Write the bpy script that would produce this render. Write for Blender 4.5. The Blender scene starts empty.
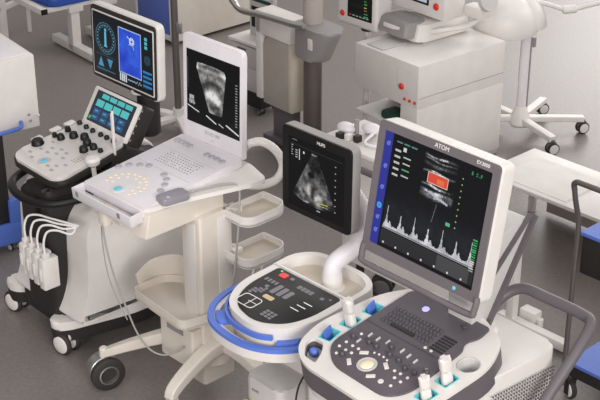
import bpy, bmesh, math, random
import numpy as np
from mathutils import Matrix, Vector
random.seed(7); R = math.radians
SC = bpy.context.scene; COL = SC.collection
# ---------------------------------------------------------------- camera, world, lights, exposure
cd = bpy.data.cameras.new('camera'); cam = bpy.data.objects.new('camera', cd); COL.objects.link(cam)
cd.sensor_width = 36.0; cd.lens = 1350 / 600 * 36.0; cd.clip_end = 100
cam.location = (0, 0, 2.9); cam.rotation_euler = (R(90 - 26), 0, 0)
SC.camera = cam
w = bpy.data.worlds.new('world'); SC.world = w; w.use_nodes = True
w.node_tree.nodes['Background'].inputs[0].default_value = (1.0, 0.965, 0.94, 1)
w.node_tree.nodes['Background'].inputs[1].default_value = 0.5
def area(name, loc, target, sx, sy, power, col):
    l = bpy.data.lights.new(name, 'AREA'); l.shape = 'RECTANGLE'; l.size = sx; l.size_y = sy; l.energy = power; l.color = col
    o = bpy.data.objects.new(name, l); COL.objects.link(o); o.location = loc
    o.rotation_euler = (Vector(target) - Vector(loc)).to_track_quat('-Z', 'Y').to_euler(); return o
area('window_and_fill_light', (5.4, 7.5, 3.3), (0.2, 4.6, 0.4), 4.0, 2.2, 130, (1.0, 0.97, 0.94))
area('window_and_fill_light', (3.2, 13.7, 2.2), (1.0, 6.0, 0.3), 6.5, 2.6, 330, (1.0, 0.98, 0.95))
area('ceiling_panel_light', (-0.6, 2.6, 3.9), (-0.2, 4.8, 0.4), 2.4, 1.2, 26, (1.0, 0.955, 0.92))
area('window_and_fill_light', (-2.6, -1.6, 2.7), (-0.5, 4.8, 0.4), 1.8, 1.4, 120, (1.0, 0.965, 0.94))  # added front-left fill to brighten the left machine's white body, no window here
area('window_and_fill_light', (1.9, -2.2, 3.3), (-0.1, 4.6, 0.5), 2.6, 1.7, 330, (1.0, 0.965, 0.93))  # unseen key light at right front, set low for upright faces, no window
area('ceiling_panel_light', (0.6, 8.6, 3.9), (0.6, 6.6, 0.2), 3.0, 1.2, 45, (1.0, 0.97, 0.95))
SC.view_settings.view_transform = 'Standard'; SC.view_settings.look = 'None'
SC.view_settings.gamma = 1; SC.view_settings.use_curve_mapping = False; SC.view_settings.exposure = 0.0

# ---------------------------------------------------------------- materials
def lin(c): return tuple(((v / 255) / 12.92 if v / 255 <= 0.04045 else ((v / 255 + 0.055) / 1.055) ** 2.4) for v in c)
def mat(name, rgb, rough=0.5, metal=0.0, var=0.04, scale=12, emit=0, bump=0.0, alpha=1, spec=0.5, trans=0):
    m = bpy.data.materials.new(name); m.use_nodes = True; nt = m.node_tree; b = nt.nodes['Principled BSDF']
    c = lin(rgb); b.inputs['Roughness'].default_value = rough; b.inputs['Metallic'].default_value = metal
    b.inputs['Specular IOR Level'].default_value = spec
    tc = nt.nodes.new('ShaderNodeTexCoord'); nz = nt.nodes.new('ShaderNodeTexNoise'); nz.inputs['Scale'].default_value = scale; nz.inputs['Detail'].default_value = 4
    nt.links.new(tc.outputs['Object'], nz.inputs['Vector'])
    rp = nt.nodes.new('ShaderNodeValToRGB'); rp.color_ramp.elements[0].position = .3; rp.color_ramp.elements[1].position = .7
    rp.color_ramp.elements[0].color = tuple(v * (1 - var) for v in c) + (1,); rp.color_ramp.elements[1].color = tuple(min(1, v * (1 + var)) for v in c) + (1,)
    nt.links.new(nz.outputs['Fac'], rp.inputs['Fac']); nt.links.new(rp.outputs['Color'], b.inputs['Base Color'])
    if emit: b.inputs['Emission Color'].default_value = c + (1,); b.inputs['Emission Strength'].default_value = emit
    if bump:
        bp = nt.nodes.new('ShaderNodeBump'); bp.inputs['Strength'].default_value = bump; bp.inputs['Distance'].default_value = .002
        nt.links.new(nz.outputs['Fac'], bp.inputs['Height']); nt.links.new(bp.outputs['Normal'], b.inputs['Normal'])
    return m
WHITE = mat('white_plastic', (213, 209, 206), .45)
WHITE2 = mat('cool_white_plastic', (214, 211, 216), .4)
CREAM = mat('cream_enamel', (212, 204, 195), .45)
LGREY = mat('light_grey_plastic', (186, 184, 183), .5)
MGREY = mat('mid_grey_plastic', (140, 137, 137), .5)
BGREY = mat('purple_grey_plastic', (140, 136, 146), .5)
DGREY = mat('dark_grey_plastic', (92, 87, 92), .5)
PGREY = mat('console_grey_plastic', (84, 79, 86), .55)
KNOB = mat('knob_grey_plastic', (70, 66, 72), .4)
BLACK = mat('black_plastic', (17, 17, 18), .45, spec=.35)
BLACKM = mat('matt_black_plastic', (34, 31, 31), .6)
BEZEL = mat('bezel_grey_plastic', (104, 98, 102), .45)
RUBBER = mat('dark_rubber', (44, 40, 41), .7)
GLASS = mat('black_glass', (8, 8, 10), .15)
BLUE = mat('blue_plastic', (82, 112, 196), .45)
BLUEB = mat('bright_blue_vinyl', (36, 74, 160), .5)
BLUEF = mat('blue_panel', (84, 104, 178), .5)
TEAL = mat('turquoise_plastic', (106, 196, 204), .4)
RED = mat('red_plastic', (214, 40, 34), .35)
GREEN = mat('dark_green_plastic', (24, 62, 50), .5)
CHROME = mat('chrome', (190, 188, 186), .25, 1.0)
STEEL = mat('brushed_steel', (176, 174, 172), .35, .9)
POLE = mat('dark_steel', (112, 106, 102), .4, .6)
TAUPE = mat('taupe_enamel', (164, 156, 150), .5)
BEIGE = mat('beige_cover', (196, 186, 172), .5)
CREAMB = mat('cream_trackball', (232, 216, 186), .3)
GBTN = mat('grey_rubber_button', (166, 163, 172), .5)
YEL = mat('pale_orange_key', (232, 214, 186), .5)
ORANGE = mat('orange_backlit_key', (206, 178, 146), .5)
CYANB = mat('cyan_button', (110, 190, 218), .4)
LED = mat('lilac_led', (170, 160, 250), .4, emit=.8)
GRNLED = mat('green_led', (70, 200, 90), .4, emit=.5)
YELLOW = mat('yellow_plastic', (214, 176, 86), .5)
PRINT = mat('grey_print', (120, 118, 124), .6)
WPRINT = mat('white_print', (225, 222, 220), .6)
CABLE = mat('grey_cable', (158, 154, 152), .5)
WCABLE = mat('white_cable', (222, 220, 220), .45)
PAPER = mat('paper', (220, 218, 214), .8)

def floor_mat():
    m = bpy.data.materials.new('grey_vinyl_floor'); m.use_nodes = True; nt = m.node_tree; b = nt.nodes['Principled BSDF']
    tc = nt.nodes.new('ShaderNodeTexCoord')
    n1 = nt.nodes.new('ShaderNodeTexNoise'); n1.inputs['Scale'].default_value = 60; n1.inputs['Detail'].default_value = 6
    n2 = nt.nodes.new('ShaderNodeTexNoise'); n2.inputs['Scale'].default_value = 1.1; n2.inputs['Detail'].default_value = 3
    for n in (n1, n2): nt.links.new(tc.outputs['Object'], n.inputs['Vector'])
    r1 = nt.nodes.new('ShaderNodeValToRGB'); e = r1.color_ramp.elements
    e[0].position = .35; e[1].position = .68; e[0].color = lin((119, 113, 111)) + (1,); e[1].color = lin((130, 124, 121)) + (1,)
    nt.links.new(n1.outputs['Fac'], r1.inputs['Fac'])
    mx = nt.nodes.new('ShaderNodeMix'); mx.data_type = 'RGBA'; mx.blend_type = 'MULTIPLY'; mx.inputs[0].default_value = 1
    r2 = nt.nodes.new('ShaderNodeValToRGB'); r2.color_ramp.elements[0].color = (.92, .9, .9, 1); r2.color_ramp.elements[1].color = (1, 1, 1, 1)
    nt.links.new(n2.outputs['Fac'], r2.inputs['Fac'])
    nt.links.new(r1.outputs['Color'], mx.inputs[6]); nt.links.new(r2.outputs['Color'], mx.inputs[7]); nt.links.new(mx.outputs[2], b.inputs['Base Color'])
    b.inputs['Roughness'].default_value = .42; b.inputs['Specular IOR Level'].default_value = .6
    bp = nt.nodes.new('ShaderNodeBump'); bp.inputs['Strength'].default_value = .12; bp.inputs['Distance'].default_value = .002
    nt.links.new(n1.outputs['Fac'], bp.inputs['Height']); nt.links.new(bp.outputs['Normal'], b.inputs['Normal'])
    return m

# ---------------------------------------------------------------- geometry helpers
def TR(x=0, y=0, z=0): return Matrix.Translation((x, y, z))
def RX(a): return Matrix.Rotation(R(a), 4, 'X')
def RY(a): return Matrix.Rotation(R(a), 4, 'Y')
def RZ(a): return Matrix.Rotation(R(a), 4, 'Z')
I4 = Matrix.Identity(4)
def rpoly(pts, r, n=5):
    """round the corners of a polygon; r a number or one per corner"""
    out = []; N = len(pts)
    for i, p in enumerate(pts):
        p = Vector(p); a = Vector(pts[i - 1]); b = Vector(pts[(i + 1) % N]); rr = r[i] if isinstance(r, (list, tuple)) else r
        da = (a - p); db = (b - p); rr = min(rr, da.length * .49, db.length * .49)
        if rr < 1e-5: out.append(tuple(p)); continue
        s = p + da.normalized() * rr; e = p + db.normalized() * rr
        for k in range(n + 1):
            t = k / n; q = s * (1 - t) ** 2 + p * 2 * t * (1 - t) + e * t * t; out.append((q.x, q.y))
    return out
def rrect(w, h, r, cx=0, cy=0, n=5):
    return rpoly([(cx - w / 2, cy - h / 2), (cx + w / 2, cy - h / 2), (cx + w / 2, cy + h / 2), (cx - w / 2, cy + h / 2)], r, n)
def smooth(pts, n=6, closed=False):
    P = [Vector(p) for p in pts]; N = len(P); out = []
    if N < 3: return P
    for i in range(N if closed else N - 1):
        g = (lambda k: P[k % N]) if closed else (lambda k: P[max(0, min(N - 1, k))])
        p0, p1, p2, p3 = g(i - 1), g(i), g(i + 1), g(i + 2)
        for k in range(n):
            t = k / n; out.append(.5 * ((2 * p1) + (p2 - p0) * t + (2 * p0 - 5 * p1 + 4 * p2 - p3) * t * t + (3 * p1 - p0 - 3 * p2 + p3) * t ** 3))
    if not closed: out.append(P[-1])
    return out
class G:
    def __init__(s, M=I4): s.bm = bmesh.new(); s.M = M
    def _add(s, tmp, M):
        bmesh.ops.recalc_face_normals(tmp, faces=tmp.faces)
        tmp.transform(s.M @ M); me = bpy.data.meshes.new('t'); tmp.to_mesh(me); tmp.free(); s.bm.from_mesh(me); bpy.data.meshes.remove(me); return s
    def box(s, c, d, b=.004, M=I4, seg=2):
        t = bmesh.new(); bmesh.ops.create_cube(t, size=1); bmesh.ops.scale(t, vec=d, verts=t.verts)
        b = min(b, min(d) * .45)
        if b > 1e-5: bmesh.ops.bevel(t, geom=t.edges[:], offset=b, segments=seg, affect='EDGES', profile=.6)
        return s._add(t, M @ TR(*c))
    def prism(s, poly, z0, z1, b=.003, M=I4, top=None, seg=2):
        """extrude polygon (xy) z0..z1; top: optional polygon for the top ring"""
        t = bmesh.new(); N = len(poly); tp = top or poly
        a = [t.verts.new((p[0], p[1], z0)) for p in poly]; c = [t.verts.new((p[0], p[1], z1)) for p in tp]
        t.faces.new(a[::-1]); t.faces.new(c)
        for i in range(N): t.faces.new((a[i], a[(i + 1) % N], c[(i + 1) % N], c[i]))
        if b > 1e-5:
            ed = [e for e in t.edges if abs(e.verts[0].co.z - e.verts[1].co.z) < 1e-7]
            bmesh.ops.bevel(t, geom=ed, offset=min(b, abs(z1 - z0) * .45), segments=seg, affect='EDGES', profile=.6)
        return s._add(t, M)
    def ring(s, outer, inner, z0, z1, M=I4):
        """wall between two polygons with equal point counts"""
        t = bmesh.new(); N = len(outer)
        V = [[t.verts.new((p[0], p[1], z)) for p in poly] for poly, z in ((outer, z0), (outer, z1), (inner, z1), (inner, z0))]
        for k in range(4):
            for i in range(N): t.faces.new((V[k][i], V[k][(i + 1) % N], V[(k + 1) % 4][(i + 1) % N], V[(k + 1) % 4][i]))
        return s._add(t, M)
    def lathe(s, prof, seg=24, M=I4):
        t = bmesh.new(); rings = []
        for r, z in prof:
            rings.append([t.verts.new((max(r, 1e-5) * math.cos(2 * math.pi * k / seg), max(r, 1e-5) * math.sin(2 * math.pi * k / seg), z)) for k in range(seg)])
        for a, b in zip(rings, rings[1:]):
            for k in range(seg): t.faces.new((a[k], a[(k + 1) % seg], b[(k + 1) % seg], b[k]))
        if prof[0] != prof[-1]: t.faces.new(rings[0][::-1]); t.faces.new(rings[-1])
        bmesh.ops.remove_doubles(t, verts=t.verts, dist=2e-5)
        return s._add(t, M)
    def cyl(s, c, r, h, M=I4, b=.002, seg=20, r2=None):
        """cylinder standing at c, height h along z"""
        r2 = r if r2 is None else r2; b = min(b, r * .4, h * .4)
        return s.lathe([(r - b, 0), (r, b), (r2, h - b), (r2 - b, h)], seg, M @ TR(*c))
    def ball(s, c, r, sc=(1, 1, 1), M=I4):
        t = bmesh.new(); bmesh.ops.create_uvsphere(t, u_segments=20, v_segments=12, radius=r); bmesh.ops.scale(t, vec=sc, verts=t.verts)
        return s._add(t, M @ TR(*c))
    def sweep(s, pts, prof, scales=None, closed=False, up=None, M=I4):
        """sweep a 2D profile along points"""
        P = [Vector(p) for p in pts]; N = len(P); t = bmesh.new(); rings = []
        nrm = None
        for i in range(N):
            a = P[i - 1] if (i or closed) else P[0]; b = P[(i + 1) % N] if (i < N - 1 or closed) else P[-1]
            tan = (b - a).normalized()
            if up is not None: n = Vector(up); n = (n - tan * n.dot(tan)).normalized()
            elif nrm is None:
                n = Vector((0, 0, 1)) if abs(tan.z) < .9 else Vector((1, 0, 0)); n = (n - tan * n.dot(tan)).normalized()
            else: n = (nrm - tan * nrm.dot(tan)).normalized()
            nrm = n; bn = tan.cross(n); sc = scales[i] if scales else 1
            sx, sy = sc if isinstance(sc, tuple) else (sc, sc)
            rings.append([t.verts.new(P[i] + bn * (q[0] * sx) + n * (q[1] * sy)) for q in prof])
        K = len(prof)
        rng = range(N) if closed else range(N - 1)
        for i in rng:
            a, b = rings[i], rings[(i + 1) % N]
            for k in range(K): t.faces.new((a[k], a[(k + 1) % K], b[(k + 1) % K], b[k]))
        if not closed: t.faces.new(rings[0][::-1]); t.faces.new(rings[-1])
        return s._add(t, M)
    def tube(s, pts, r, n=6, closed=False, seg=10, M=I4, raw=False):
        return s.sweep(pts if raw else smooth(pts, n, closed), [(r * math.cos(2 * math.pi * k / seg), r * math.sin(2 * math.pi * k / seg)) for k in range(seg)], closed=closed, M=M)
    def build(s, name, m, parent=None, label=None, ang=38, **kw):
        me = bpy.data.meshes.new(name); bm = s.bm
        for e in bm.edges:
            e.smooth = not (len(e.link_faces) == 2 and e.link_faces[0].normal.angle(e.link_faces[1].normal, 0) > R(ang))
        for f in bm.faces: f.smooth = True
        bm.to_mesh(me); bm.free(); me.materials.append(m)
        o = bpy.data.objects.new(name, me); COL.objects.link(o)
        if parent is not None: o.parent = parent
        if label: o['label'] = label
        for k, v in kw.items(): o[k] = v
        return o
def cut(o, gs):
    for g in gs:
        c = g.build('cutter', o.data.materials[0]); c.matrix_world = o.matrix_world.copy()
        c.parent = o.parent; c.matrix_local = o.matrix_local
        m = o.modifiers.new('b', 'BOOLEAN'); m.operation = 'DIFFERENCE'; m.object = c; m.solver = 'EXACT'
        bpy.context.view_layer.update(); me = bpy.data.meshes.new_from_object(o.evaluated_get(bpy.context.evaluated_depsgraph_get()))
        o.modifiers.clear(); o.data = me; bpy.data.objects.remove(c)
    for p in o.data.polygons: p.use_smooth = True
    o.data.set_sharp_from_angle(angle=R(35))
def thing(name, label, cat, loc=(0, 0, 0), th=0, group=None):
    o = bpy.data.objects.new(name, None); COL.objects.link(o); o.location = loc; o.rotation_euler = (0, 0, R(-th)); o.empty_display_size = .05
    o['label'] = label; o['category'] = cat
    if group: o['group'] = group
    return o
def tag(o, label, cat, loc=None, th=None, group=None):
    o['label'] = label; o['category'] = cat
    if loc: o.location = loc
    if th is not None: o.rotation_euler = (0, 0, R(-th))
    if group: o['group'] = group
    return o
def place(o, M): o.matrix_local = M; return o
def text(name, body, size, m, parent, M, align='CENTER', spacing=1.0):
    c = bpy.data.curves.new(name, 'FONT'); c.body = body; c.size = size; c.extrude = .0004; c.align_x = align; c.align_y = 'CENTER'; c.space_character = spacing
    o = bpy.data.objects.new('lettering', c); COL.objects.link(o); bpy.context.view_layer.update()
    me = bpy.data.meshes.new_from_object(o.evaluated_get(bpy.context.evaluated_depsgraph_get())); bpy.data.objects.remove(o)
    me.materials.clear(); me.materials.append(m); o = bpy.data.objects.new(name, me); COL.objects.link(o); o.parent = parent; o.matrix_local = M; return o
UP = RX(90)     # polygon plane xy -> xz, extruding towards the front (-y)
def caster(par, x, y, r, wd, head, fork, hub, tyre=RUBBER, z=0, stem=.04, gap=.012, name='caster', kind='twin'):
    """castor standing at (x, y): fork housing, two wheels and hub caps; head = direction of the wheel axis"""
    M = TR(x, y, z) @ RZ(head)
    g = G(M)
    if kind == 'twin':
        pr = rpoly([(-r * .95, r * .9), (-r * .9, r * 1.7), (-r * .1, r * 2.15), (r * .55, r * 2.1), (r * .75, r * 1.5), (r * .3, r * .9)], r * .3, 3)
        g.prism(pr, -gap, gap, .002, M=RX(90)); g.cyl((0, 0, r * 2.05), r * .35, stem)
    else:
        for sgn in (-1, 1): g.box((0, sgn * (wd / 2 + .004), r * 1.25), (r * .7, .004, r * 1.6), .002)
        g.box((0, 0, r * 2.1), (r * .9, wd + .014, .01), .004); g.cyl((0, 0, r * 2.1), r * .28, stem)
    f = g.build(name, fork, par)
    ws = [(-1, -(gap + wd / 2 + .002)), (1, gap + wd / 2 + .002)] if kind == 'twin' else [(1, 0)]
    for sgn, yy in ws:
        g = G(M @ TR(0, yy, r) @ RX(90)); b = wd * .28
        g.lathe([(r * .72, -wd / 2), (r - b, -wd / 2), (r, -wd / 2 + b), (r, wd / 2 - b), (r - b, wd / 2), (r * .72, wd / 2)], 28); g.build('wheel', tyre, f)
        g = G(M @ TR(0, yy, r) @ RX(90))
        g.lathe([(r * .2, -wd / 2 - .004), (r * .7, -wd / 2 - .003), (r * .8, -wd / 2 + .001), (r * .8, wd / 2 - .001), (r * .7, wd / 2 + .003), (r * .2, wd / 2 + .004)], 24); g.build('hub_cap', hub, f)
    return f

# ---------------------------------------------------------------- screen painting (pictures shown by lit screens)
FONT = {c: d for c, d in zip('ABCDEFGHIJKLMNOPQRSTUVWXYZ0123456789.:-/', [
 '25755', '65656', '34443', '65556', '74647', '74644', '34553', '55755', '72227', '11152', '55655', '44447', '57755', '65555', '25552', '65644', '25563', '65655', '34216', '72222', '55557', '55552', '55775', '55255', '55222', '71247',
 '75557', '26227', '61247', '61216', '55711', '74616', '34757', '71222', '25252', '75716', '00002', '02020', '00700', '11244'])}
class Canvas:
    def __init__(s, W, H, bg=(8, 9, 12)): s.W, s.H = W, H; s.a = np.zeros((H, W, 3)); s.a[:] = bg; s.Y, s.X = np.mgrid[0:H, 0:W]
    def put(s, mask, c, al=1.0):
        al = al * mask.astype(float) if not np.isscalar(al) else mask.astype(float) * al
        s.a = s.a * (1 - al[..., None]) + np.array(c, float) * al[..., None]; return s
    def rect(s, x0, y0, x1, y1, c, al=1.0): return s.put((s.X >= x0) & (s.X < x1) & (s.Y >= y0) & (s.Y < y1), c, al)
    def frame(s, x0, y0, x1, y1, c, t=1): s.rect(x0, y0, x1, y0 + t, c).rect(x0, y1 - t, x1, y1, c).rect(x0, y0, x0 + t, y1, c).rect(x1 - t, y0, x1, y1, c); return s
    def disc(s, x, y, r, c, al=1.0): return s.put((s.X - x) ** 2 + (s.Y - y) ** 2 <= r * r, c, al)
    def circ(s, x, y, r, c, t=1.0, al=1.0): return s.put(abs(np.hypot(s.X - x, s.Y - y) - r) < t * .6, c, al)
    def line(s, x0, y0, x1, y1, c, t=1.0):
        dx, dy = x1 - x0, y1 - y0; L = dx * dx + dy * dy + 1e-9; k = np.clip(((s.X - x0) * dx + (s.Y - y0) * dy) / L, 0, 1)
        return s.put(np.hypot(s.X - x0 - k * dx, s.Y - y0 - k * dy) <= t * .55, c)
    def text(s, x, y, t, c, k=1):
        for ch in t:
            if ch in FONT:
                for j, d in enumerate(FONT[ch]):
                    for i in range(3):
                        if int(d) >> (2 - i) & 1: s.rect(x + i * k, y + j * k, x + i * k + k, y + j * k + k, c)
            x += 4 * k
        return s
def fnoise(H, W, sc, seed, oct=4):
    rs = np.random.RandomState(seed); out = np.zeros((H, W)); amp = 1; tot = 0
    for o in range(oct):
        n = max(2, int(sc * 2 ** o)); m = max(2, int(n * H / W)); g = rs.rand(m + 2, n + 2)
        y = np.linspace(0, m, H); x = np.linspace(0, n, W); yi = y.astype(int); xi = x.astype(int); fy = (y - yi)[:, None]; fx = (x - xi)[None]
        fy = fy * fy * (3 - 2 * fy); fx = fx * fx * (3 - 2 * fx)
        v = g[yi][:, xi] * (1 - fy) * (1 - fx) + g[yi + 1][:, xi] * fy * (1 - fx) + g[yi][:, xi + 1] * (1 - fy) * fx + g[yi + 1][:, xi + 1] * fy * fx
        out += v * amp; tot += amp; amp *= .55
    return out / tot
_scr = {}
def screen_mat(em=.85):
    if em in _scr: return _scr[em]
    m = bpy.data.materials.new('lit_screen'); m.use_nodes = True; nt = m.node_tree; b = nt.nodes['Principled BSDF']
    at = nt.nodes.new('ShaderNodeAttribute'); at.attribute_name = 'picture'
    b.inputs['Base Color'].default_value = (.006, .006, .007, 1); b.inputs['Roughness'].default_value = .3; b.inputs['Specular IOR Level'].default_value = .15
    nt.links.new(at.outputs['Color'], b.inputs['Emission Color']); b.inputs['Emission Strength'].default_value = em
    _scr[em] = m; return m
def screen(cv, w, h, M, parent, name='screen', label=None, em=.85):
    """flat display grid, w x h metres, in the xz plane facing -y"""
    H, W = cv.H, cv.W; xs = np.linspace(-w / 2, w / 2, W + 1); zs = np.linspace(h / 2, -h / 2, H + 1)
    X, Z = np.meshgrid(xs, zs); co = np.stack([X, np.zeros_like(X), Z], -1).reshape(-1, 3)
    i = np.arange(H)[:, None] * (W + 1) + np.arange(W)[None]
    fc = np.stack([i, i + W + 1, i + W + 2, i + 1], -1).reshape(-1, 4)
    me = bpy.data.meshes.new(name); me.vertices.add(len(co)); me.vertices.foreach_set('co', co.ravel())
    me.loops.add(fc.size); me.loops.foreach_set('vertex_index', fc.ravel()); me.polygons.add(len(fc))
    me.polygons.foreach_set('loop_start', np.arange(len(fc)) * 4); me.update(calc_edges=True)
    c = np.clip(cv.a, 0, 255) / 255; c = np.where(c <= .04045, c / 12.92, ((c + .055) / 1.055) ** 2.4).reshape(-1, 3)
    at = me.color_attributes.new('picture', 'FLOAT_COLOR', 'CORNER')
    col = np.ones((len(fc), 4, 4)); col[:, :, :3] = c[:, None, :]; at.data.foreach_set('color', col.ravel())
    me.materials.append(screen_mat(em)); o = bpy.data.objects.new(name, me); COL.objects.link(o); o.parent = parent; o.matrix_local = M
    if label: o['label'] = label
    return o

# ================================================================ THE ROOM
g = G(); g.box((0, 6, -.05), (14, 16, .1), 0); fl = g.build('floor', floor_mat()); fl['kind'] = 'structure'
WALL = mat('painted_wall', (206, 202, 196), .7, var=.02, scale=3)
g = G(); g.box((0, 14.05, 1.8), (14, .1, 3.6), 0); g.build('wall_back', WALL, kind='structure')
g = G(); g.box((-7.05, 6, 1.8), (.1, 16, 3.6), 0); g.build('wall_left', mat('dim_wall', (150, 146, 142), .7, var=.02), kind='structure')
g = G(); g.box((7.05, 6, 1.8), (.1, 16, 3.6), 0); g.build('wall_right', WALL, kind='structure')
g = G(); g.box((0, 13.985, .06), (14, .03, .12), .004); g.build('baseboard_back', LGREY, kind='structure')

# ================================================================ ULTRASOUND WITH DARK CONSOLE PANEL (front right), faces down-left
def machine_right():
    T = thing('ultrasound_machine', 'foreground ultrasound machine with red flow box and pulse waveform on screen, dark grey console', 'ultrasound machine', (.316, 3.229, 0), 48)
    # body under and behind the console
    body = rpoly([(-.17, -.02), (.27, -.02), (.285, .29), (.0, .29), (-.17, .2)], [.05, .03, .04, .06, .06], 6)
    g = G(); g.prism(body, .16, .885, .012, seg=3); g.build('body', WHITE, T)
    g = G()
    for i in range(24):
        for j in range(9):
            yy = .02 + i * .0105; zz = .80 - j * .012 + 0.12 * 0
            g.box((.2825 + (yy - .02) * .05, yy, zz + .03), (.004, .0042, .0042), 0)
    g.build('vent_grille', DGREY, T)
    # base with wheels
    g = G(); g.prism(rrect(.52, .62, .08, .05, .05), .1, .17, .02); g.build('base', DGREY, T)
    for x, y in ((-.14, -.2), (.25, -.2), (.25, .3), (-.14, .3)): caster(T, x, y, .05, .022, 20, WHITE, LGREY)
    # neck holding the console
    g = G(); g.prism(rrect(.2, .16, .04, .05, -.02), .5, .9, .01); g.build('neck', WHITE, T)
    # console
    MC = TR(0, -.1, .915) @ RX(11)
    outer = rpoly([(-.13, -.205), (.20, -.215), (.265, -.12), (.285, .10), (.24, .2), (.1, .26), (-.1, .24), (-.175, .15), (-.225, -.06), (-.2, -.16)], [.05, .07, .05, .05, .03, .03, .05, .06, .06, .04], 6)
    outer_in = [(p[0] * .96, p[1] * .96) for p in outer]
    g = G(); g.prism(outer, -.078, -.007, .003); sb = g.build('console_band', DGREY, T, 'dark grey band round the console edge'); place(sb, MC)
    g = G(); g.prism(outer_in, -.115, -.076, .012); lo = g.build('console_underside', WHITE, T); place(lo, MC)
    # upper white shell: ring with openings made from pieces
    dark = rpoly([(-.125, -.10), (-.06, -.16), (.15, -.165), (.19, -.11), (.188, .10), (.168, .125), (.19, .165), (.185, .215), (-.105, .215), (-.112, .12)], [.03, .05, .04, .03, .02, .02, .02, .01, .02, .03], 4)
    g = G(); g.prism(outer, -.008, .004, .004)
    shell = g.build('console_rim', WHITE, T, 'white rim of the console with probe holders'); place(shell, MC)
    L = [(-.1575, -.072, 7), (-.1505, .003, 6), (-.139, .083, 6)]; RH = [(.2285, -.010, -4), (.2265, -.088, -4)]
    hh = rpoly([(-.188, -.135), (-.15, -.178), (-.10, -.182), (-.118, -.14), (-.145, -.108), (-.185, -.108)], .012, 3)
    def wells():
        out = []
        for x, y, a in L + RH: out.append(G(TR(x, y, 0) @ RZ(a)).prism(rrect(.043, .052, .005), -.04, .03, 0))
        out.append(G().cyl((.236, .068, -.04), .029, .08, b=0.0001, seg=32)); out.append(G().prism(hh, -.045, .03, 0)); x, y, a = L[0]; out.append(G(TR(x, y, 0) @ RZ(a)).prism(rrect(.0432, .0522, .005), -.041, .03, 0)); return out
    cut(shell, wells()); cut(sb, wells())
    g = G(); g.prism(hh, -.07, -.03, 0); hp = g.build('hand_hold', LGREY, shell, 'grey recess of the hand hold')
    g = G(); g.ball((-.16, -.135, -.018), .016, (1, .8, .8)); g.build('blue_wipe', BLUE, shell, 'blue item tucked in the hand hold')
    g = G(); g.prism(dark, .001, .0105, .003); pan = g.build('control_panel', PGREY, T, 'dark grey control panel'); place(pan, MC)
    zt = .0105
    g = G(); g.box((.03, .032, zt + .0005), (.29, .0022, .0015), 0); g.build('seam', KNOB, pan)
    # keyboard
    g = G()
    for j in range(5):
        for i in range(14):
            if j == 0 and 3 <= i <= 9: continue
            x = -.078 + i * .0127 + (j % 2) * .002; y = .062 + j * .0155; g.box((x, y, zt + .001), (.0108, .0128, .0045), .0015, seg=1)
    g.build('keyboard', KNOB, pan); g = G(); g.box((-.003, .062, zt + .001), (.086, .0128, .0045), .0015); g.build('space_bar', BLACKM, pan)
    g = G()
    for j in range(6):
        for i in range(4): g.box((.112 + i * .0125, .055 + j * .0115, zt + .001), (.0095, .0055, .003), 0)
    g.build('speaker_grille', BLACKM, pan)
    def btn(x, y, r=.0048, m=WHITE, nm='button', h=.004, lb=None):
        g = G(); g.cyl((x, y, zt - .001), r, h, b=.0012, seg=14); return g.build(nm, m, pan, lb)
    for x, y in ((-.078, -.121), (-.093, -.095), (-.09, -.071), (-.067, -.096), (-.064, -.072), (-.045, -.095), (-.042, -.071), (-.081, -.021), (.1, -.075), (.121, -.074), (.147, -.074), (.119, -.095), (.143, -.097), (.133, -.124), (.122, -.001 + .045), (.165, -.02)): btn(x, y)
    for x, y in ((.005, -.056), (.02, -.053), (.037, -.053), (.054, -.057)): btn(x, y, .0035)
    btn(.1, -.128, .0085)
    for x, y, a in ((-.018, -.073, 35), (-.024, -.125, -40), (.068, -.075, -35), (.064, -.13, 40)):
        g = G(TR(x, y, zt) @ RZ(a)); g.box((0, 0, 0), (.026, .0125, .006), .002); g.build('soft_key', WHITE, pan)
    g = G(); g.lathe([(.02, 0), (.028, 0), (.029, .003), (.026, .0045), (.021, .003)], 32, TR(.023, -.103, zt - .001)); g.build('trackball_ring', LGREY, pan)
    g = G(); g.ball((.023, -.103, zt), .02, (1, 1, .35)); g.build('trackball', CREAMB, pan, 'cream trackball')
    for x, y in ((-.089, -.044), (-.059, -.116), (-.036, -.035), (-.007, -.036), (.028, -.012), (.046, -.038), (.082, -.040), (.118, -.053), (.15, -.05), (.176, -.03)):
        g = G(); g.cyl((x, y, zt - .001), .0085, .014, b=.002, r2=.0065); g.build('knob', KNOB, pan)
    for x, y in ((-.065, -.047), (-.057, -.010), (-.027, -.009), (.004, -.002), (.061, -.004), (.09, -.009), (.119, -.014)):
        g = G(); g.box((x, y, zt + .002), (.005, .018, .007), .002); g.build('toggle', LGREY, pan)
    btn(-.013, .168, .011, LED, 'power_button', .004, 'lilac lit power button'); btn(.13, .172, .0075, KNOB, 'corner_knob', .01)
    btn(.1, .045, .005)
    for x, y, a in L + RH:
        g = G(TR(x, y, 0) @ RZ(a)); o = rrect(.0445, .0535, .005); i = rrect(.038, .047, .004)
        g.ring(o, i, -.032, .0052); g.prism(o, -.035, -.026, 0); place(g.build('probe_holder', TEAL, T, 'turquoise probe cup'), MC)
    g = G(); g.lathe([(.0, -.038), (.026, -.038), (.0285, .002), (.031, .0065), (.0335, .005), (.0295, -.002), (.0295, -.042), (.0, -.042)], 32, TR(.236, .068, 0)); place(g.build('cup_holder', LGREY, T, 'round grey cup holder'), MC)
    for x, y in ((-.166, -.072), (-.147, .083)):
        g = G(TR(x, y, -.002) @ RZ(10)); g.box((0, 0, 0), (.004, .036, .05), .002); place(g.build('divider', BLUE, T, 'blue divider in a probe cup'), MC)
    # handle at the rear
    hz = .935
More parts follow.
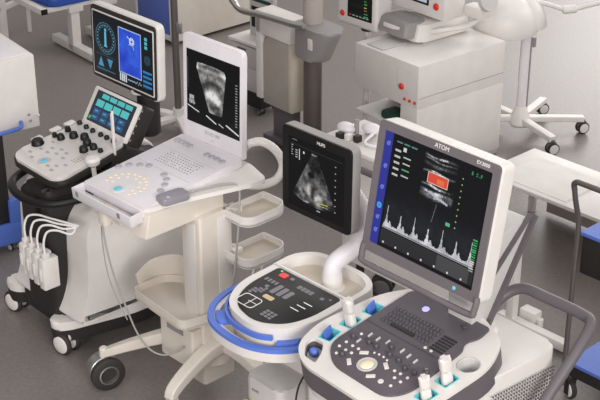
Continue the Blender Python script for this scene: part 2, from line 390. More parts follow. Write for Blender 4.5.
    pts = [(.02, .24, .85), (.04, .33, .915), (.08, .375, .945), (.16, .385, .945), (.29, .385, .945), (.335, .36, .942), (.35, .29, .90), (.352, .18, .81), (.352, .08, .72), (.33, .02, .68), (.28, .0, .67)]
    g = G(); g.tube(pts, .0165, 7, seg=14); g.build('push_handle', DGREY, T, 'dark grey looped push handle')
    # monitor arm
    g = G(); g.cyl((.10, .18, .88), .045, .03, b=.01, seg=28); g.build('arm_base', WHITE, T)
    side = rpoly([(.0, .92), (.05, .90), (.235, 1.20), (.215, 1.22), (.0, 1.20)], .01, 3)
    Ms = Matrix(((0, 0, 1, 0), (1, 0, 0, 0), (0, 1, 0, 0), (0, 0, 0, 1)))
    g = G(); g.prism([(p[0] + .09, p[1]) for p in side], .045, .135, .004, M=Ms); arm = g.build('monitor_arm', LGREY, T)
    g = G(); g.sweep([(.14, .14, .925), (.14, .325, 1.225)], [(-.009, -.006), (.009, -.006), (.009, .006), (-.009, .006)]); g.sweep([(.14, .09, 1.03), (.14, .305, 1.235)], [(-.006, -.005), (.006, -.005), (.006, .005), (-.006, .005)]); g.build('arm_edge', DGREY, arm)
    # monitor
    W_, H_ = .436, .387; MM = TR(-.019, .065, 1.27) @ RX(-9.7)
    g = G(); g.prism(rrect(W_ + .004, H_ + .006, .02, .004, 0), -.045, .002, .004, M=UP, seg=3); mon = g.build('monitor', WHITE, T, 'white monitor housing with dark bezel'); place(mon, MM)
    g = G(); g.ring(rrect(W_, H_, .014), rrect(W_ - .048, H_ - .054, .004, .0, .002), .0, .008, M=UP); g.build('bezel', BEZEL, mon)
    cv = Canvas(200, 172, (10, 12, 17)); cv.rect(0, 0, 16, 172, (50, 56, 156))
    N = fnoise(172, 200, 22, 3)
    for i, (yy) in enumerate((18, 52, 84, 112, 130, 150)): cv.circ(8, yy, 2.6, (110, 130, 220), 1.4); cv.line(6, yy + 2, 11, yy - 3, (150, 175, 240), .8)
    cv.circ(8, 112, 3.4, (70, 180, 230), 2)
    for i, l in enumerate((26, 14, 20)): cv.rect(24 + i * 14, 10, 24 + i * 14 + 11, 12, (90, 150, 140))
    for j in range(5):
        cv.rect(23, 22 + j * 9, 34, 25 + j * 9, (205, 208, 200)); 
        if j: cv.rect(40, 20 + j * 9, 54, 22 + j * 9, (190, 200, 190) if j != 3 else (90, 180, 120))
    cv.rect(38, 16, 44, 22, (220, 222, 220))
    us = (cv.X > 78) & (cv.X < 140) & (cv.Y > 4) & (cv.Y < 82)
    br = np.zeros_like(N)
    for y0, wd, am in ((22, 1.6, 1.0), (27, 1.2, .6), (34, 2.5, .35), (44, 1.4, .9), (64, 1.6, 1.0), (72, 2.5, .8), (78, 4, .55)):
        yy = cv.Y + 11 - (y0 + 1.2 * np.sin(cv.X / 9. + y0)); br += am * np.exp(-(yy / wd) ** 2)
    sp = np.random.RandomState(5).rand(172, 200) * .7 + .3
    v = np.clip(br * (N * 2.2 - .35) * sp * 1.7 * np.clip(1.35 - abs(cv.X - 108) / 30., 0, 1) + .05, 0, 1) * us
    cv.a = np.maximum(cv.a, v[..., None] * np.array([235, 238, 245])); 
    cv.rect(90, 35, 126, 49, (228, 84, 60)); cv.frame(89, 34, 127, 50, (240, 214, 200)); cv.put((abs(cv.Y - 43) < 4) & (cv.X > 106) & (cv.X < 120), (245, 130, 80), .8)
    for j in range(9): cv.rect(150, 24 + j * 9, 152, 26 + j * 9, (150, 190, 110))
    cv.text(164, 10, 'B S.P', (60, 170, 110)); cv.text(150, 6, '', (0, 0, 0))
    for k in range(14): cv.rect(112 - k // 3, 76 + k * 2, 113 - k // 3, 77 + k * 2, (150, 150, 150))
    cv.rect(134, 94, 142, 99, (90, 170, 130)); cv.line(96, 62, 130, 70, (190, 195, 205), 3)
    # doppler band and trace
    cv.put((cv.X > 19) & (cv.X < 194) & (cv.Y > 100) & (cv.Y < 165), (1, 1, 1), 0)
    hz_ = np.exp(-((cv.Y - 118) / 30.) ** 2) * (cv.X > 19); cv.a += hz_[..., None] * 22 * (N[..., None] + .5)
    base = 140 + 0 * cv.X; x0 = (cv.X - 22) % 26.5
    jit = np.random.RandomState(2).rand(200)[None, :] * 2.5; pk = 3 + jit + 30 * np.exp(-abs(x0 - 4) / 1.5) + 7 * np.exp(-(x0 - 11) ** 2 / 6.)
    m = (cv.Y < base) & (cv.Y > base - pk) & (cv.X > 20) & (cv.X < 192)
    cv.put(m, (232, 232, 236), np.clip(.7 + .5 * (N - .2), 0, 1)); cv.rect(20, 141, 192, 142, (190, 190, 192))
    cv.put((cv.Y > 143) & (cv.Y < 166) & (cv.X > 18) & (cv.X < 196), (70, 70, 72), .55); cv.put((cv.Y > 143) & (cv.Y < 166) & (abs(cv.X - 158) < 30), (130, 128, 126), .35)
    for i in range(7): cv.disc(26 + i * 25, 163, 1.6, (220, 220, 220))
    for j in range(14): cv.rect(186 + (j % 2), 100 + j * 3.4, 194, 101.5 + j * 3.4, (60, 190, 100) if j < 9 else (215, 218, 215))
    screen(cv, W_ - .046, H_ - .052, TR(0, -.004, .002), mon, label='lit screen with a blue menu strip and a white pulse waveform')
    text('logo', 'ATOM', .018, WPRINT, mon, TR(.015, -.0086, .182) @ RX(90)); text('model_lettering', 'EX3000', .014, WPRINT, mon, TR(.160, -.0086, .182) @ RX(90))
    g = G(UP); g.cyl((.135, -.179, .007), .006, .003); g.build('power_light', CYANB, mon)
    g = G(); g.tube([(-.212, -.005, -.175), (-.214, -.005, -.215), (-.195, -.005, -.232), (0, -.005, -.232), (.19, -.005, -.232), (.212, -.005, -.215), (.214, -.002, -.175)], .0095, 5); g.build('monitor_handle', BEZEL, mon)
    g = G(); g.prism(rrect(.2, .2, .03), -.075, -.04, .01, M=UP); g.build('back_box', WHITE, mon)
    g = G(); g.box((.05, .10, -.06), (.16, .1, .08), .02); g.build('bracket', LGREY, mon)
    return T, MC
MR, MC = machine_right()
# probes resting in the right machine's holders
def loose(name, g, m, label, cat, base, M, group=None):
    o = g.build(name, m); tag(o, label, cat, group=group); o.matrix_world = base @ M; return o
BR = TR(.316, 3.229, 0) @ RZ(-48) @ MC
def probe(base, x, y, s, label, m=WHITE, tilt=0, rz=0):
    g = G(); g.prism(rrect(.038 * s, .026 * s, .012 * s), 0, .065 * s, .004, top=rrect(.032 * s, .022 * s, .01 * s)); 
    g.prism(rrect(.034 * s, .024 * s, .011 * s), .065 * s, .112 * s, .010, top=rrect(.036 * s, .026 * s, .011 * s), seg=4)
    return loose('ultrasound_probe', g, m, label, 'probe', base, TR(x, y, -.0255) @ RZ(rz) @ RX(tilt), 'probes in the front console')
probe(BR, -.150, .003, 1.0, 'white ultrasound probe upright in the middle turquoise holder left of the keyboard', rz=0)
probe(BR, .2285, -.010, .95, 'white ultrasound probe in the turquoise holder beside the round cup holder', rz=80)
probe(BR, .2265, -.088, .85, 'small white ultrasound probe in the turquoise holder nearest the bottom edge', rz=60)

# ================================================================ ULTRASOUND WITH BLUE HANDLE (centre)
def machine_centre():
    T = thing('ultrasound_machine', 'ultrasound machine with black-faced monitor, black button panel and blue hand rail', 'ultrasound machine', (.047, 3.548, 0), 46.5)
    out = rpoly([(-.165, -.10), (-.10, -.20), (.04, -.225), (.13, -.17), (.165, -.08), (.165, .16), (.10, .20), (-.11, .20), (-.165, .14)], [.06, .07, .07, .06, .05, .06, .05, .05, .06], 6)
    ofs = -.01
    MC = TR(-.012, -.062, .888) @ RX(4)
    g = G(); sm = [(p[0] * .97, p[1] * .97) for p in out]; g.prism(sm, -.12, -.06, .012); place(g.build('console_lower', WHITE, T), MC)
    inn = rpoly([(-.125, .065), (.135, .065), (.135, .15), (.09, .18), (-.09, .18), (-.125, .14)], [.01, .01, .03, .03, .03, .03], 5)
    # top: front slab + rim round the rear tray
    front = [p for p in out if p[1] <= .058] + [(.165, .058), (-.165, .058)]
    front = rpoly([(-.165, .06), (-.165, -.10), (-.10, -.20), (.04, -.225), (.13, -.17), (.165, -.08), (.165, .06)], [.0, .06, .07, .07, .06, .05, 0], 6)
    g = G(); g.prism(front, -.07, 0, .004)
    o2 = rpoly([(-.165, .05), (.165, .05), (.165, .16), (.10, .20), (-.11, .20), (-.165, .14)], [.002, .002, .06, .05, .05, .06], 6)
    i2 = rpoly([(-.145, .065), (.147, .065), (.147, .148), (.09, .182), (-.10, .182), (-.145, .13)], [.002, .002, .05, .045, .045, .05], 6)
    g.ring(o2, i2, -.07, 0); top = g.build('console_top', WHITE, T); place(top, MC)
    g = G(); g.prism(o2, -.045, -.035, 0); g.build('tray_floor', BEIGE, top, 'beige rear tray of the console')
    g = G(); g.prism(rpoly([(-.132, .046), (-.132, -.09), (-.085, -.18), (.03, -.205), (.11, -.155), (.138, -.075), (.138, .046)], [.012, .05, .06, .06, .05, .04, .012], 5), -.001, .003, .001); pan = g.build('button_panel', BLACK, top, 'black panel with grey lettered keys')
    def keys(x, y, w_, h_, m=PRINT, nm='key'):
        g = G(); g.prism(rrect(w_, h_, min(w_, h_) * .3, x, y, 3), .002, .0045, .0006, seg=1); g.build(nm, m, pan)
    g = G(); g.ring(rrect(.075, .055, .014, -.062, -.142), rrect(.070, .050, .012, -.062, -.142), .002, .004); g.box((-.055, -.142, .003), (.002, .05, .002), 0); g.box((-.045, -.142, .003), (.036, .002, .002), 0); g.build('touchpad_outline', WPRINT, pan)
    for i in range(3):
        for j in range(3): keys(-.117 + i * .013 + .02, -.105 + j * .011 + .01 * i, .011, .008)
    for i in range(3):
        for j in range(3): keys(.022 + i * .016, -.165 + j * .012, .012, .009)
    for i in range(4): keys(-.112 + i * .0145, -.018 - .006, .009, .016)
    for i in range(4): keys(.0 + i * .0165, .008, .014, .018)
    for i in range(3): keys(-.045 + i * .026, -.045 - 0 * i, .018, .05 - .004 * i, PRINT)
    keys(-.03, -.092, .04, .018, ORANGE); keys(-.085, .022, .03, .024, RED, 'stop_key'); keys(-.05, .025, .014, .012); keys(.095, .008, .014, .012); keys(-.08, -.052, .014, .012)
    for i in range(3): keys(.085 - .006 * i, -.04 - i * .022, .035, .003, WPRINT, 'print_line')
    keys(.118, .02, .008, .008)
    g = G(); g.cyl((-.108, .036, .002), .004, .002); g.build('green_light', GRNLED, pan)
    # blue band and blue hand rail round the front
    g = G(); bp = [(-.158, .02), (-.166, -.09), (-.128, -.175), (-.05, -.222), (.05, -.222), (.10, -.198)]
    g.sweep([(p.x, p.y, -.028) for p in smooth([(a, b, 0) for a, b in bp], 8)], [(-.004, -.008), (.004, -.008), (.004, .008), (-.004, .008)], up=(0, 0, 1)); g.build('blue_band', BLUE, top)
    rail = smooth([(-.163, .0, -.052), (-.196, -.04, -.052), (-.203, -.11, -.052), (-.172, -.19, -.052), (-.10, -.240, -.052), (.02, -.250, -.052), (.115, -.215, -.052), (.172, -.145, -.052), (.183, -.05, -.05), (.168, .03, -.05)], 8)
    g = G(); g.sweep(rail, [(-.004, -.004), (.017, -.004), (.015, .007), (-.004, .007)], up=(0, 0, 1)); g.build('hand_rail', BLUE, top, 'blue hand rail')
    g = G(); g.sweep([v - Vector((0, 0, .022)) for v in rail], [(-.017, -.012), (.017, -.012), (.017, .018), (-.004, .022), (-.017, .018)], up=(0, 0, 1)); g.build('rail_underside', WHITE, top)
    g = G(); g.prism(rpoly([(-.15, -.205), (-.10, -.235), (-.075, -.20), (-.12, -.165)], .008), -.058, -.040, .004); g.build('rail_joint', BLUE, top); g = G(); g.prism(rpoly([(.115, -.205), (.16, -.16), (.14, -.12), (.10, -.17)], .008), -.058, -.040, .004); g.build('rail_joint', BLUE, top)
    # column and base
    g = G(); g.prism(rrect(.17, .15, .03, .02, -.01), .3, .80, .01, top=rrect(.22, .2, .04, .02, -.02)); g.build('column', WHITE, T)
    g = G(); g.prism(rrect(.16, .12, .03, .01, -.17), .40, .64, .014); g.build('connector_box', LGREY, T); text('box_print', 'SMART', .010, PRINT, T, TR(-.02, -.2315, .60) @ RX(90))
    g = G(); g.prism(rrect(.32, .5, .10, 0, 0), .1, .3, .03, top=rrect(.26, .36, .08, .01, 0)); g.build('base', WHITE, T)
    for x, y in ((-.11, -.19), (.11, -.19), (.11, .19), (-.11, .19)): caster(T, x, y, .045, .02, 30, WHITE, LGREY, stem=.02)
    g = G(); g.box((-.02, -.25, .525), (.05, .03, .03), .008); g.cyl((-.045, -.25, .53), .012, .03); g.build('yellow_clip', YELLOW, T)
    # arm and monitor
    g = G(); g.lathe([(.03, 0), (.045, .0), (.045, .006), (.034, .012), (.03, .05)], 28, TR(.01, .06, .855)); g.build('arm_collar', WHITE, T)
    g = G(); g.tube([(.01, .06, .86), (.01, .06, .915), (.015, .075, .945), (.05, .13, 1.0), (.06, .15, 1.08), (.0, .13, 1.17)], .029, 6, seg=16); g.build('monitor_arm', WHITE2, T)
    W_, H_ = .29, .274
    MM = TR(-.056, .057, 1.2) @ RX(-.4)
    g = G(); g.prism(rrect(W_ + .003, H_ + .003, .018), -.034, -.002, .003, M=UP); mon = g.build('monitor', MGREY, T, 'monitor with silver grey sides and a black front'); place(mon, MM)
    g = G(); g.prism(rrect(W_, H_, .016), -.003, .004, .002, M=UP); g.build('bezel', BLACK, mon)
    g = G(); g.prism(rrect(.18, .16, .03), -.085, -.045, .01, M=UP); g.build('back_box', MGREY, mon)
    cv = Canvas(150, 150, (7, 7, 8)); N = fnoise(150, 150, 9, 11)
    cv.rect(4, 13, 146, 14, (60, 60, 62)); cv.rect(10, 3, 24, 5, (110, 110, 112))
    ax, ay = 70., 6.; ang = np.degrees(np.arctan2(cv.X - ax, cv.Y - ay + 1e-3)); rr = np.hypot(cv.X - ax, cv.Y - ay)
    sec = (abs(ang) < 27) & (rr > 12) & (rr < 128)
    v = (.12 + .75 * np.clip(N * 2.1 - .75, 0, 1)) * (rr / 150 + .25); v += .5 * np.exp(-((rr - 15) / 2.) ** 2)
    v *= 1 - .93 * np.exp(-(((cv.X - 62) / 9.) ** 2 + ((cv.Y - 66) / 7.) ** 2) ** 2)
    v += .45 * np.exp(-(((cv.X - 56) / 7.) ** 2 + ((cv.Y - 95) / 16.) ** 2)) + .4 * np.exp(-(((cv.X - 80) / 8.) ** 2 + ((cv.Y - 112) / 8.) ** 2))
    cv.a = np.maximum(cv.a, (np.clip(v, 0, 1) * sec)[..., None] * np.array([228, 226, 224]))
    for j in range(5): cv.rect(8, 16 + j * 5, 13 - (j % 2) * 2, 18 + j * 5, (170, 170, 170))
    for j in range(4): cv.rect(19, 24 + j * 5, 25, 26 + j * 5, (190, 190, 190))
    cv.rect(29, 20, 31, 44, (225, 225, 225)); cv.rect(40, 22, 44, 27, (225, 225, 225))
    for j in range(8): cv.rect(126, 26 + j * 14, 129, 28 + j * 14, (190, 190, 190))
    cv.line(82, 120, 106, 118, (190, 190, 60), 2); cv.line(84, 125, 108, 124, (190, 190, 190), 1); cv.rect(46, 128, 56, 130, (190, 190, 190)); cv.rect(78, 138, 88, 140, (190, 190, 190))
    screen(cv, .235, .225, TR(0, -.0046, -.006), mon, label='dark screen showing a grey fan-shaped scan')
    text('logo', 'HLIPS', .014, WPRINT, mon, TR(.02, -.0042, .118) @ RX(90))
    return T
machine_centre()

# ================================================================ ALL-WHITE ULTRASOUND (left of centre) on a cream stand
def machine_white():
    T = thing('ultrasound_machine', 'all-white ultrasound machine with grey buttons, on a cream wheeled stand with side trays', 'ultrasound machine', (-.314, 4.482, 0), 45.7)
    MP = TR(0, -.24, .91) @ RX(6)
    g = G(); g.prism(rrect(.325, .46, .008, 0, .005), -.03, 0, .004); con = g.build('console', WHITE2, T, 'thin white console with printed keys'); place(con, MP)
    # front pocket
    g = G(); g.box((0, -.25, -.040), (.325, .05, .006), .002); g.box((0, -.272, -.022), (.33, .006, .040), .002)
    for s in (-1, 1): g.box((s * .1615, -.248, -.022), (.006, .05, .040), .002)
    fp = g.build('front_pocket', WHITE2, con)
    for x in (-.135, .10):
        g = G(); g.box((x, -.2755, -.018), (.016, .001, .02), 0); g.build('pocket_sticker', MGREY, fp)
    for x, y in ((-.158 + .01, -.078), (-.129, -.046), (-.097, -.022), (-.065, -.006), (.03, -.015), (.063, -.031), (.088, -.059), (.108, -.094), (-.137, .187), (-.112, .186), (-.087, .185), (-.062, .183), (.039, .177), (.067, .176), (.095, .176), (.123, .175)):
        g = G(); g.cyl((x, y, -.001), .0125, .006, b=.002, seg=18); g.build('round_button', GBTN, con, 'round grey button')
    for k in range(14):
        a = R(200 - k * 18); 
        for rr, m in ((.085, YEL), (.06, YEL)):
            if rr < .07 and k % 2: continue
            x = -.03 + rr * math.cos(a) * .95; y = -.14 + rr * math.sin(a) * .8
            g = G(); g.cyl((x, y, -.001), .0065, .003, b=.001, seg=12); g.build('lit_key', YEL, con)
    g = G(); g.lathe([(.018, -.001), (.024, -.001), (.024, .002), (.018, .002)], 24, TR(-.021, -.179, 0)); g.build('trackball_ring', WHITE, con)
    g = G(); g.ball((-.021, -.179, -.001), .0185, (1, 1, .35)); g.build('trackball', CYANB, con, 'cyan trackball')
    g = G()
    for j in range(6):
        for i in range(13): 
            if random.random() < .93: g.box((-.085 + i * .0145 + (j % 2) * .004, .04 + j * .014, .0002), (.006, .0035, .0008), 0)
    g.build('keyboard_print', PRINT, con)
    g = G(); g.box((0, .125, .0001), (.29, .001, .0006), 0); g.box((0, .005, .0001), (.28, .001, .0006), 0); g.build('panel_line', GBTN, con)
    # upright monitor
    W_, H_ = .317, .391; MM = TR(0, .005, 1.13) @ RX(-1.8)
    g = G(); g.prism(rpoly([(-W_ / 2, -H_ / 2 - .01), (W_ / 2, -H_ / 2 - .01), (W_ / 2, H_ / 2), (-W_ / 2, H_ / 2)], [.004, .004, .02, .014]), -.02, .003, .004, M=UP); mon = g.build('monitor', WHITE2, T, 'upright white monitor'); place(mon, MM)
    cv = Canvas(160, 170, (6, 6, 7)); N = fnoise(170, 160, 10, 21)
    ax, ay = 54., -26.; rr = np.hypot(cv.X - ax, cv.Y - ay); ang = np.degrees(np.arctan2(cv.X - ax - (cv.Y) * .22, cv.Y - ay))
    lo = 34 + .06 * cv.Y
    cx = 72 + (cv.Y - 20) * .14; half = np.where(cv.Y < 36, 44 - (36 - cv.Y) * .3, 44 - (cv.Y - 36) * .26); half = np.maximum(half, 6)
    top_ = 22 + .0 * cv.X + ((cv.X - 70) / 26.) ** 2
    sec = (abs(cv.X - cx) < half) & (cv.Y > top_) & (cv.Y < 132 - ((cv.X - cx) / 16.) ** 2)
    v = .30 + np.clip(N * 2.2 - .7, 0, 1) * .5 + .3 * np.sin((cv.Y - ((cv.X - 72) / 9.) ** 2) / 6.5) * (N - .1) + .4 * np.exp(-(((cv.X - 80) / 18.) ** 2 + ((cv.Y - 90) / 14.) ** 2)) + .35 * np.exp(-((cv.Y - 36) / 5.) ** 2)
    v *= 1 - .6 * np.exp(-(((cv.X - 78) / 16.) ** 2 + ((cv.Y - 62) / 7.) ** 2))
    cv.a = np.maximum(cv.a, (np.clip(v, 0, 1) * sec)[..., None] * np.array([240, 238, 236]))
    for k in range(8): cv.line(6 + 2 * k, 118 - 3 * (k % 3), 10 + 2 * k, 126 - 2 * (k % 2), (220, 220, 220), 1)
    cv.rect(8, 106, 22, 114, (180, 180, 180)); cv.line(2, 132, 36, 140, (215, 215, 215), 2.4); cv.line(60, 142, 88, 152, (230, 230, 230), 2.6); cv.line(98, 150, 110, 154, (215, 215, 215), 2)
    cv.line(120, 146, 156, 158, (225, 225, 225), 3)
    for j in range(16): cv.rect(147, 44 + j * 6.3, 153, 46 + j * 6.3, (170, 170, 170))
    cv.rect(3, 20, 4, 90, (120, 120, 120))
    screen(cv, .286, .276, TR(.004, -.0036, .004), mon, label='portrait screen with a bright white fan scan')
    text('lettering', 'ECHO SRF', .018, GBTN, mon, TR(0, -.0034, -.155) @ RX(90)); text('lettering', '(\u2022)', .012, GBTN, mon, TR(0, -.0034, -.178) @ RX(90))
    # carrier plate and box beneath
    g = G(); g.prism(rpoly([(-.14, -.43), (.165, -.43), (.20, -.28), (.285, -.03), (.285, .02), (.16, .06), (-.14, .04)], [.01, .02, .02, .03, .02, .02, .02]), .872, .888, .004, M=TR(0, 0, .012) @ RX(1.5)); g.build('carrier_plate', WHITE, T)
    g = G(); g.prism(rpoly([(-.12, -.47), (.19, -.47), (.19, -.12), (-.12, -.12)], .006), .79, .875, .004, top=rpoly([(-.12, -.45), (.19, -.45), (.19, -.12), (-.12, -.12)], .006)); g.build('drawer_box', CREAM, T)
    g = G(); g.prism(rrect(.045, .04, .015, -.025, -.475), .775, .85, .006); g.box((.02, -.465, .82), (.07, .015, .05), .004); hk = g.build('cable_hook', CREAM, T)
    # column
    g = G(); g.prism(rrect(.105, .15, .012, .163, -.18), .12, .80, .003); col = g.build('column', CREAM, T)
    g = G(); g.box((.2165, -.15, .55), (.003, .05, .46), .001); g.box((.163, -.2565, .52), (.05, .003, .5), .001); g.cyl((.10 + .063, -.25, .70), .006, .002, M=I4); g.build('column_cover', WHITE, col)
    # front tray with raised rim
    def tray(poly, z, h, nm, m, lb=None, t=.006):
        cx = sum(p[0] for p in poly) / len(poly); cy = sum(p[1] for p in poly) / len(poly)
        inn = [(p[0] + (cx - p[0]) * t / max(.05, math.hypot(p[0] - cx, p[1] - cy)) , p[1] + (cy - p[1]) * t / max(.05, math.hypot(p[0] - cx, p[1] - cy))) for p in poly]
        g = G(); g.ring(poly, inn, z, z + h); g.prism(poly, z - .004, z + .004, .001); return g.build(nm, m, T, lb)
    tray(rpoly([(-.10, -.33), (.22, -.36), (.25, -.26), (.22, -.15), (-.02, -.12), (-.10, -.18)], .035), .40, .035, 'front_tray', CREAM)
    g = G(); g.sweep(smooth([(-.10, -.30, .45), (-.11, -.22, .475), (-.07, -.15, .485), (.0, -.125, .475), (.09, -.12, .45)], 6), [(-.003, -.055), (.003, -.055), (.003, .03), (-.003, .03)], up=(0, 0, 1)); g.build('tray_back_rim', CREAM, T)
    g = G(); g.prism(rpoly([(.02, -.30), (.205, -.30), (.205, -.08), (.02, -.08)], .01), .2, .36, .004); bx = g.build('transformer_box', CREAM, T)
    g = G(); g.box((.11, -.3015, .335), (.09, .003, .02), 0); g.build('box_slot', MGREY, bx)
    for z in (.80, .635):
        p = rpoly([(.20, -.14), (.31, -.14), (.335, -.11), (.335, .02), (.31, .06), (.20, .06)], [.01, .03, .03, .03, .03, .01], 4)
        cx, cy = .27, -.04; inn = [(a + (cx - a) * .05, b + (cy - b) * .05) for a, b in p]
        g = G(); g.ring(p, inn, z - .035, z); g.prism(p, z - .038, z - .028, .001); g.box((.205, -.09, z - .02), (.05, .04, .03), .003); bk = g.build('side_basket', WHITE, T)
        g = G(); g.prism([(a * .96 + .01, b * .94) for a, b in p], z - .027, z - .0255, 0); g.build('basket_floor', BEIGE, bk)
    # white loop handle on the rear right
    g = G(); g.tube([(.10, .05, .93), (.15, .045, .975), (.2, .058, .992), (.235, .09, .96), (.25, .11, .90), (.24, .085, .85), (.22, .03, .84), (.2, -.02, .85)], .0155, 8, seg=14); g.build('push_handle', WHITE, T)
    # five-legged base with arched legs and big wheels
    cx, cy = .165, -.17
    g = G(); g.lathe([(.05, .17), (.075, .19), (.07, .27), (.05, .31)], 24, TR(cx, cy, 0)); g.build('hub', CREAM, T)
    for a, Ls in ((214, .43), (290, .27), (2, .38), (74, .40), (143, .40)):
        cx, cy = (.215, -.14) if a == 290 else (.165, -.17)
        if a == 290: a = 278; Ls = .30
        dx, dy = math.cos(R(a)), math.sin(R(a)); ex, ey = cx + dx * Ls, cy + dy * Ls
        g = G(); g.sweep(smooth([(cx, cy, .27), (cx + dx * .14, cy + dy * .14, .265), (cx + dx * .30, cy + dy * .30, .205), (ex, ey, .145)], 6), rrect(.062, .06, .012), scales=[(1 - .45 * k / 18, 1 - .5 * k / 18) for k in range(19)], up=(0, 0, 1)); g.build('base_leg', CREAM, T)
        f = G(); f.cyl((ex, ey, .125), .017, .045, b=.005); cs = f.build('caster', CREAM, T)
        M = TR(ex + .0, ey, .068) @ RZ(74 if a == 214 else a) @ RX(90)
        f = G(M); f.lathe([(.03, -.04), (.058, -.04), (.066, -.036), (.066, .012), (.06, .018), (.03, .018)], 32); f.build('wheel', STEEL, cs, 'silver wheel drum')
        f = G(M); f.lathe([(.036, .018), (.06, .018), (.067, .022), (.067, .04), (.06, .045), (.036, .045), (.036, .018)], 32); f.build('tyre', RUBBER, cs)
        f = G(M); f.lathe([(.031, .02), (.038, .02), (.039, .047), (.034, .048), (.031, .036), (.031, .02)], 32); f.build('hub_ring', STEEL, cs); f = G(M); f.lathe([(.001, .018), (.032, .02), (.032, .034), (.001, .037)], 32); f.build('hub_cap', RUBBER, cs)
        f = G(M); f.lathe([(.01, -.044), (.055, -.044), (.055, -.04), (.01, -.038)], 32); f.build('inner_cap', RUBBER, cs)
    return T
machine_white()
BW = TR(-.314, 4.482, 0) @ RZ(-45.7)
g = G(); g.prism(rpoly([(-.028, -.055), (.028, -.055), (.03, .05), (-.03, .05)], .01), 0, .024, .006, seg=3)
pr = g.build('transducer_grip', BGREY); tag(pr, 'purple-grey transducer lying on the right edge of the all-white console', 'transducer'); pr.matrix_world = BW @ TR(.178, -.335, .890) @ RZ(-8)
g = G(); g.ball((.012, -.028, .024), .008, (1, 1, .5)); g.build('thumb_dot', GBTN, pr)
g = G(); g.tube([(0, .05, .012), (.005, .12, .012), (.02, .2, .012), (.045, .235, .0), (.062, .225, -.08), (.068, .21, -.2), (.07, .19, -.33), (.05, .16, -.44), (-.03, .12, -.49), (.0, .14, -.40)], .004, 8); g.build('cable', CABLE, pr)
def cable(pts, r, m, label, base=I4, name='cable', group=None, cat='cable'):
    g = G(base); g.tube(pts, r, 8); o = g.build(name, m); tag(o, label, cat, group=group); return o
cable([(-.02, -.49, .80), (-.015, -.495, .74), (.0, -.48, .60), (.02, -.45, .46), (.04, -.42, .34), (.07, -.39, .27), (.11, -.36, .25), (.15, -.33, .27), (.17, -.31, .29)], .0035, CABLE, 'thin grey cable hanging from the hook under the white console to the stand base', BW)
cable([(-.03, -.49, .80), (-.035, -.49, .72), (-.035, -.48, .60), (-.03, -.46, .50), (.0, -.43, .38)], .0022, CABLE, 'thin grey cable hanging in front of the dark-framed machine body from the cream hook', BW)
for i, dx in enumerate((0, .035)):
    cable([(.25 + dx, -.02, .60), (.25 + dx, -.05, .50), (.24, -.06, .42), (.235 + dx * .3, -.05, .33), (.23 + dx, -.04, .26)], .0035, WCABLE, ('left' if i == 0 else 'right') + ' one of two thin cables hanging below the lower side basket', BW)

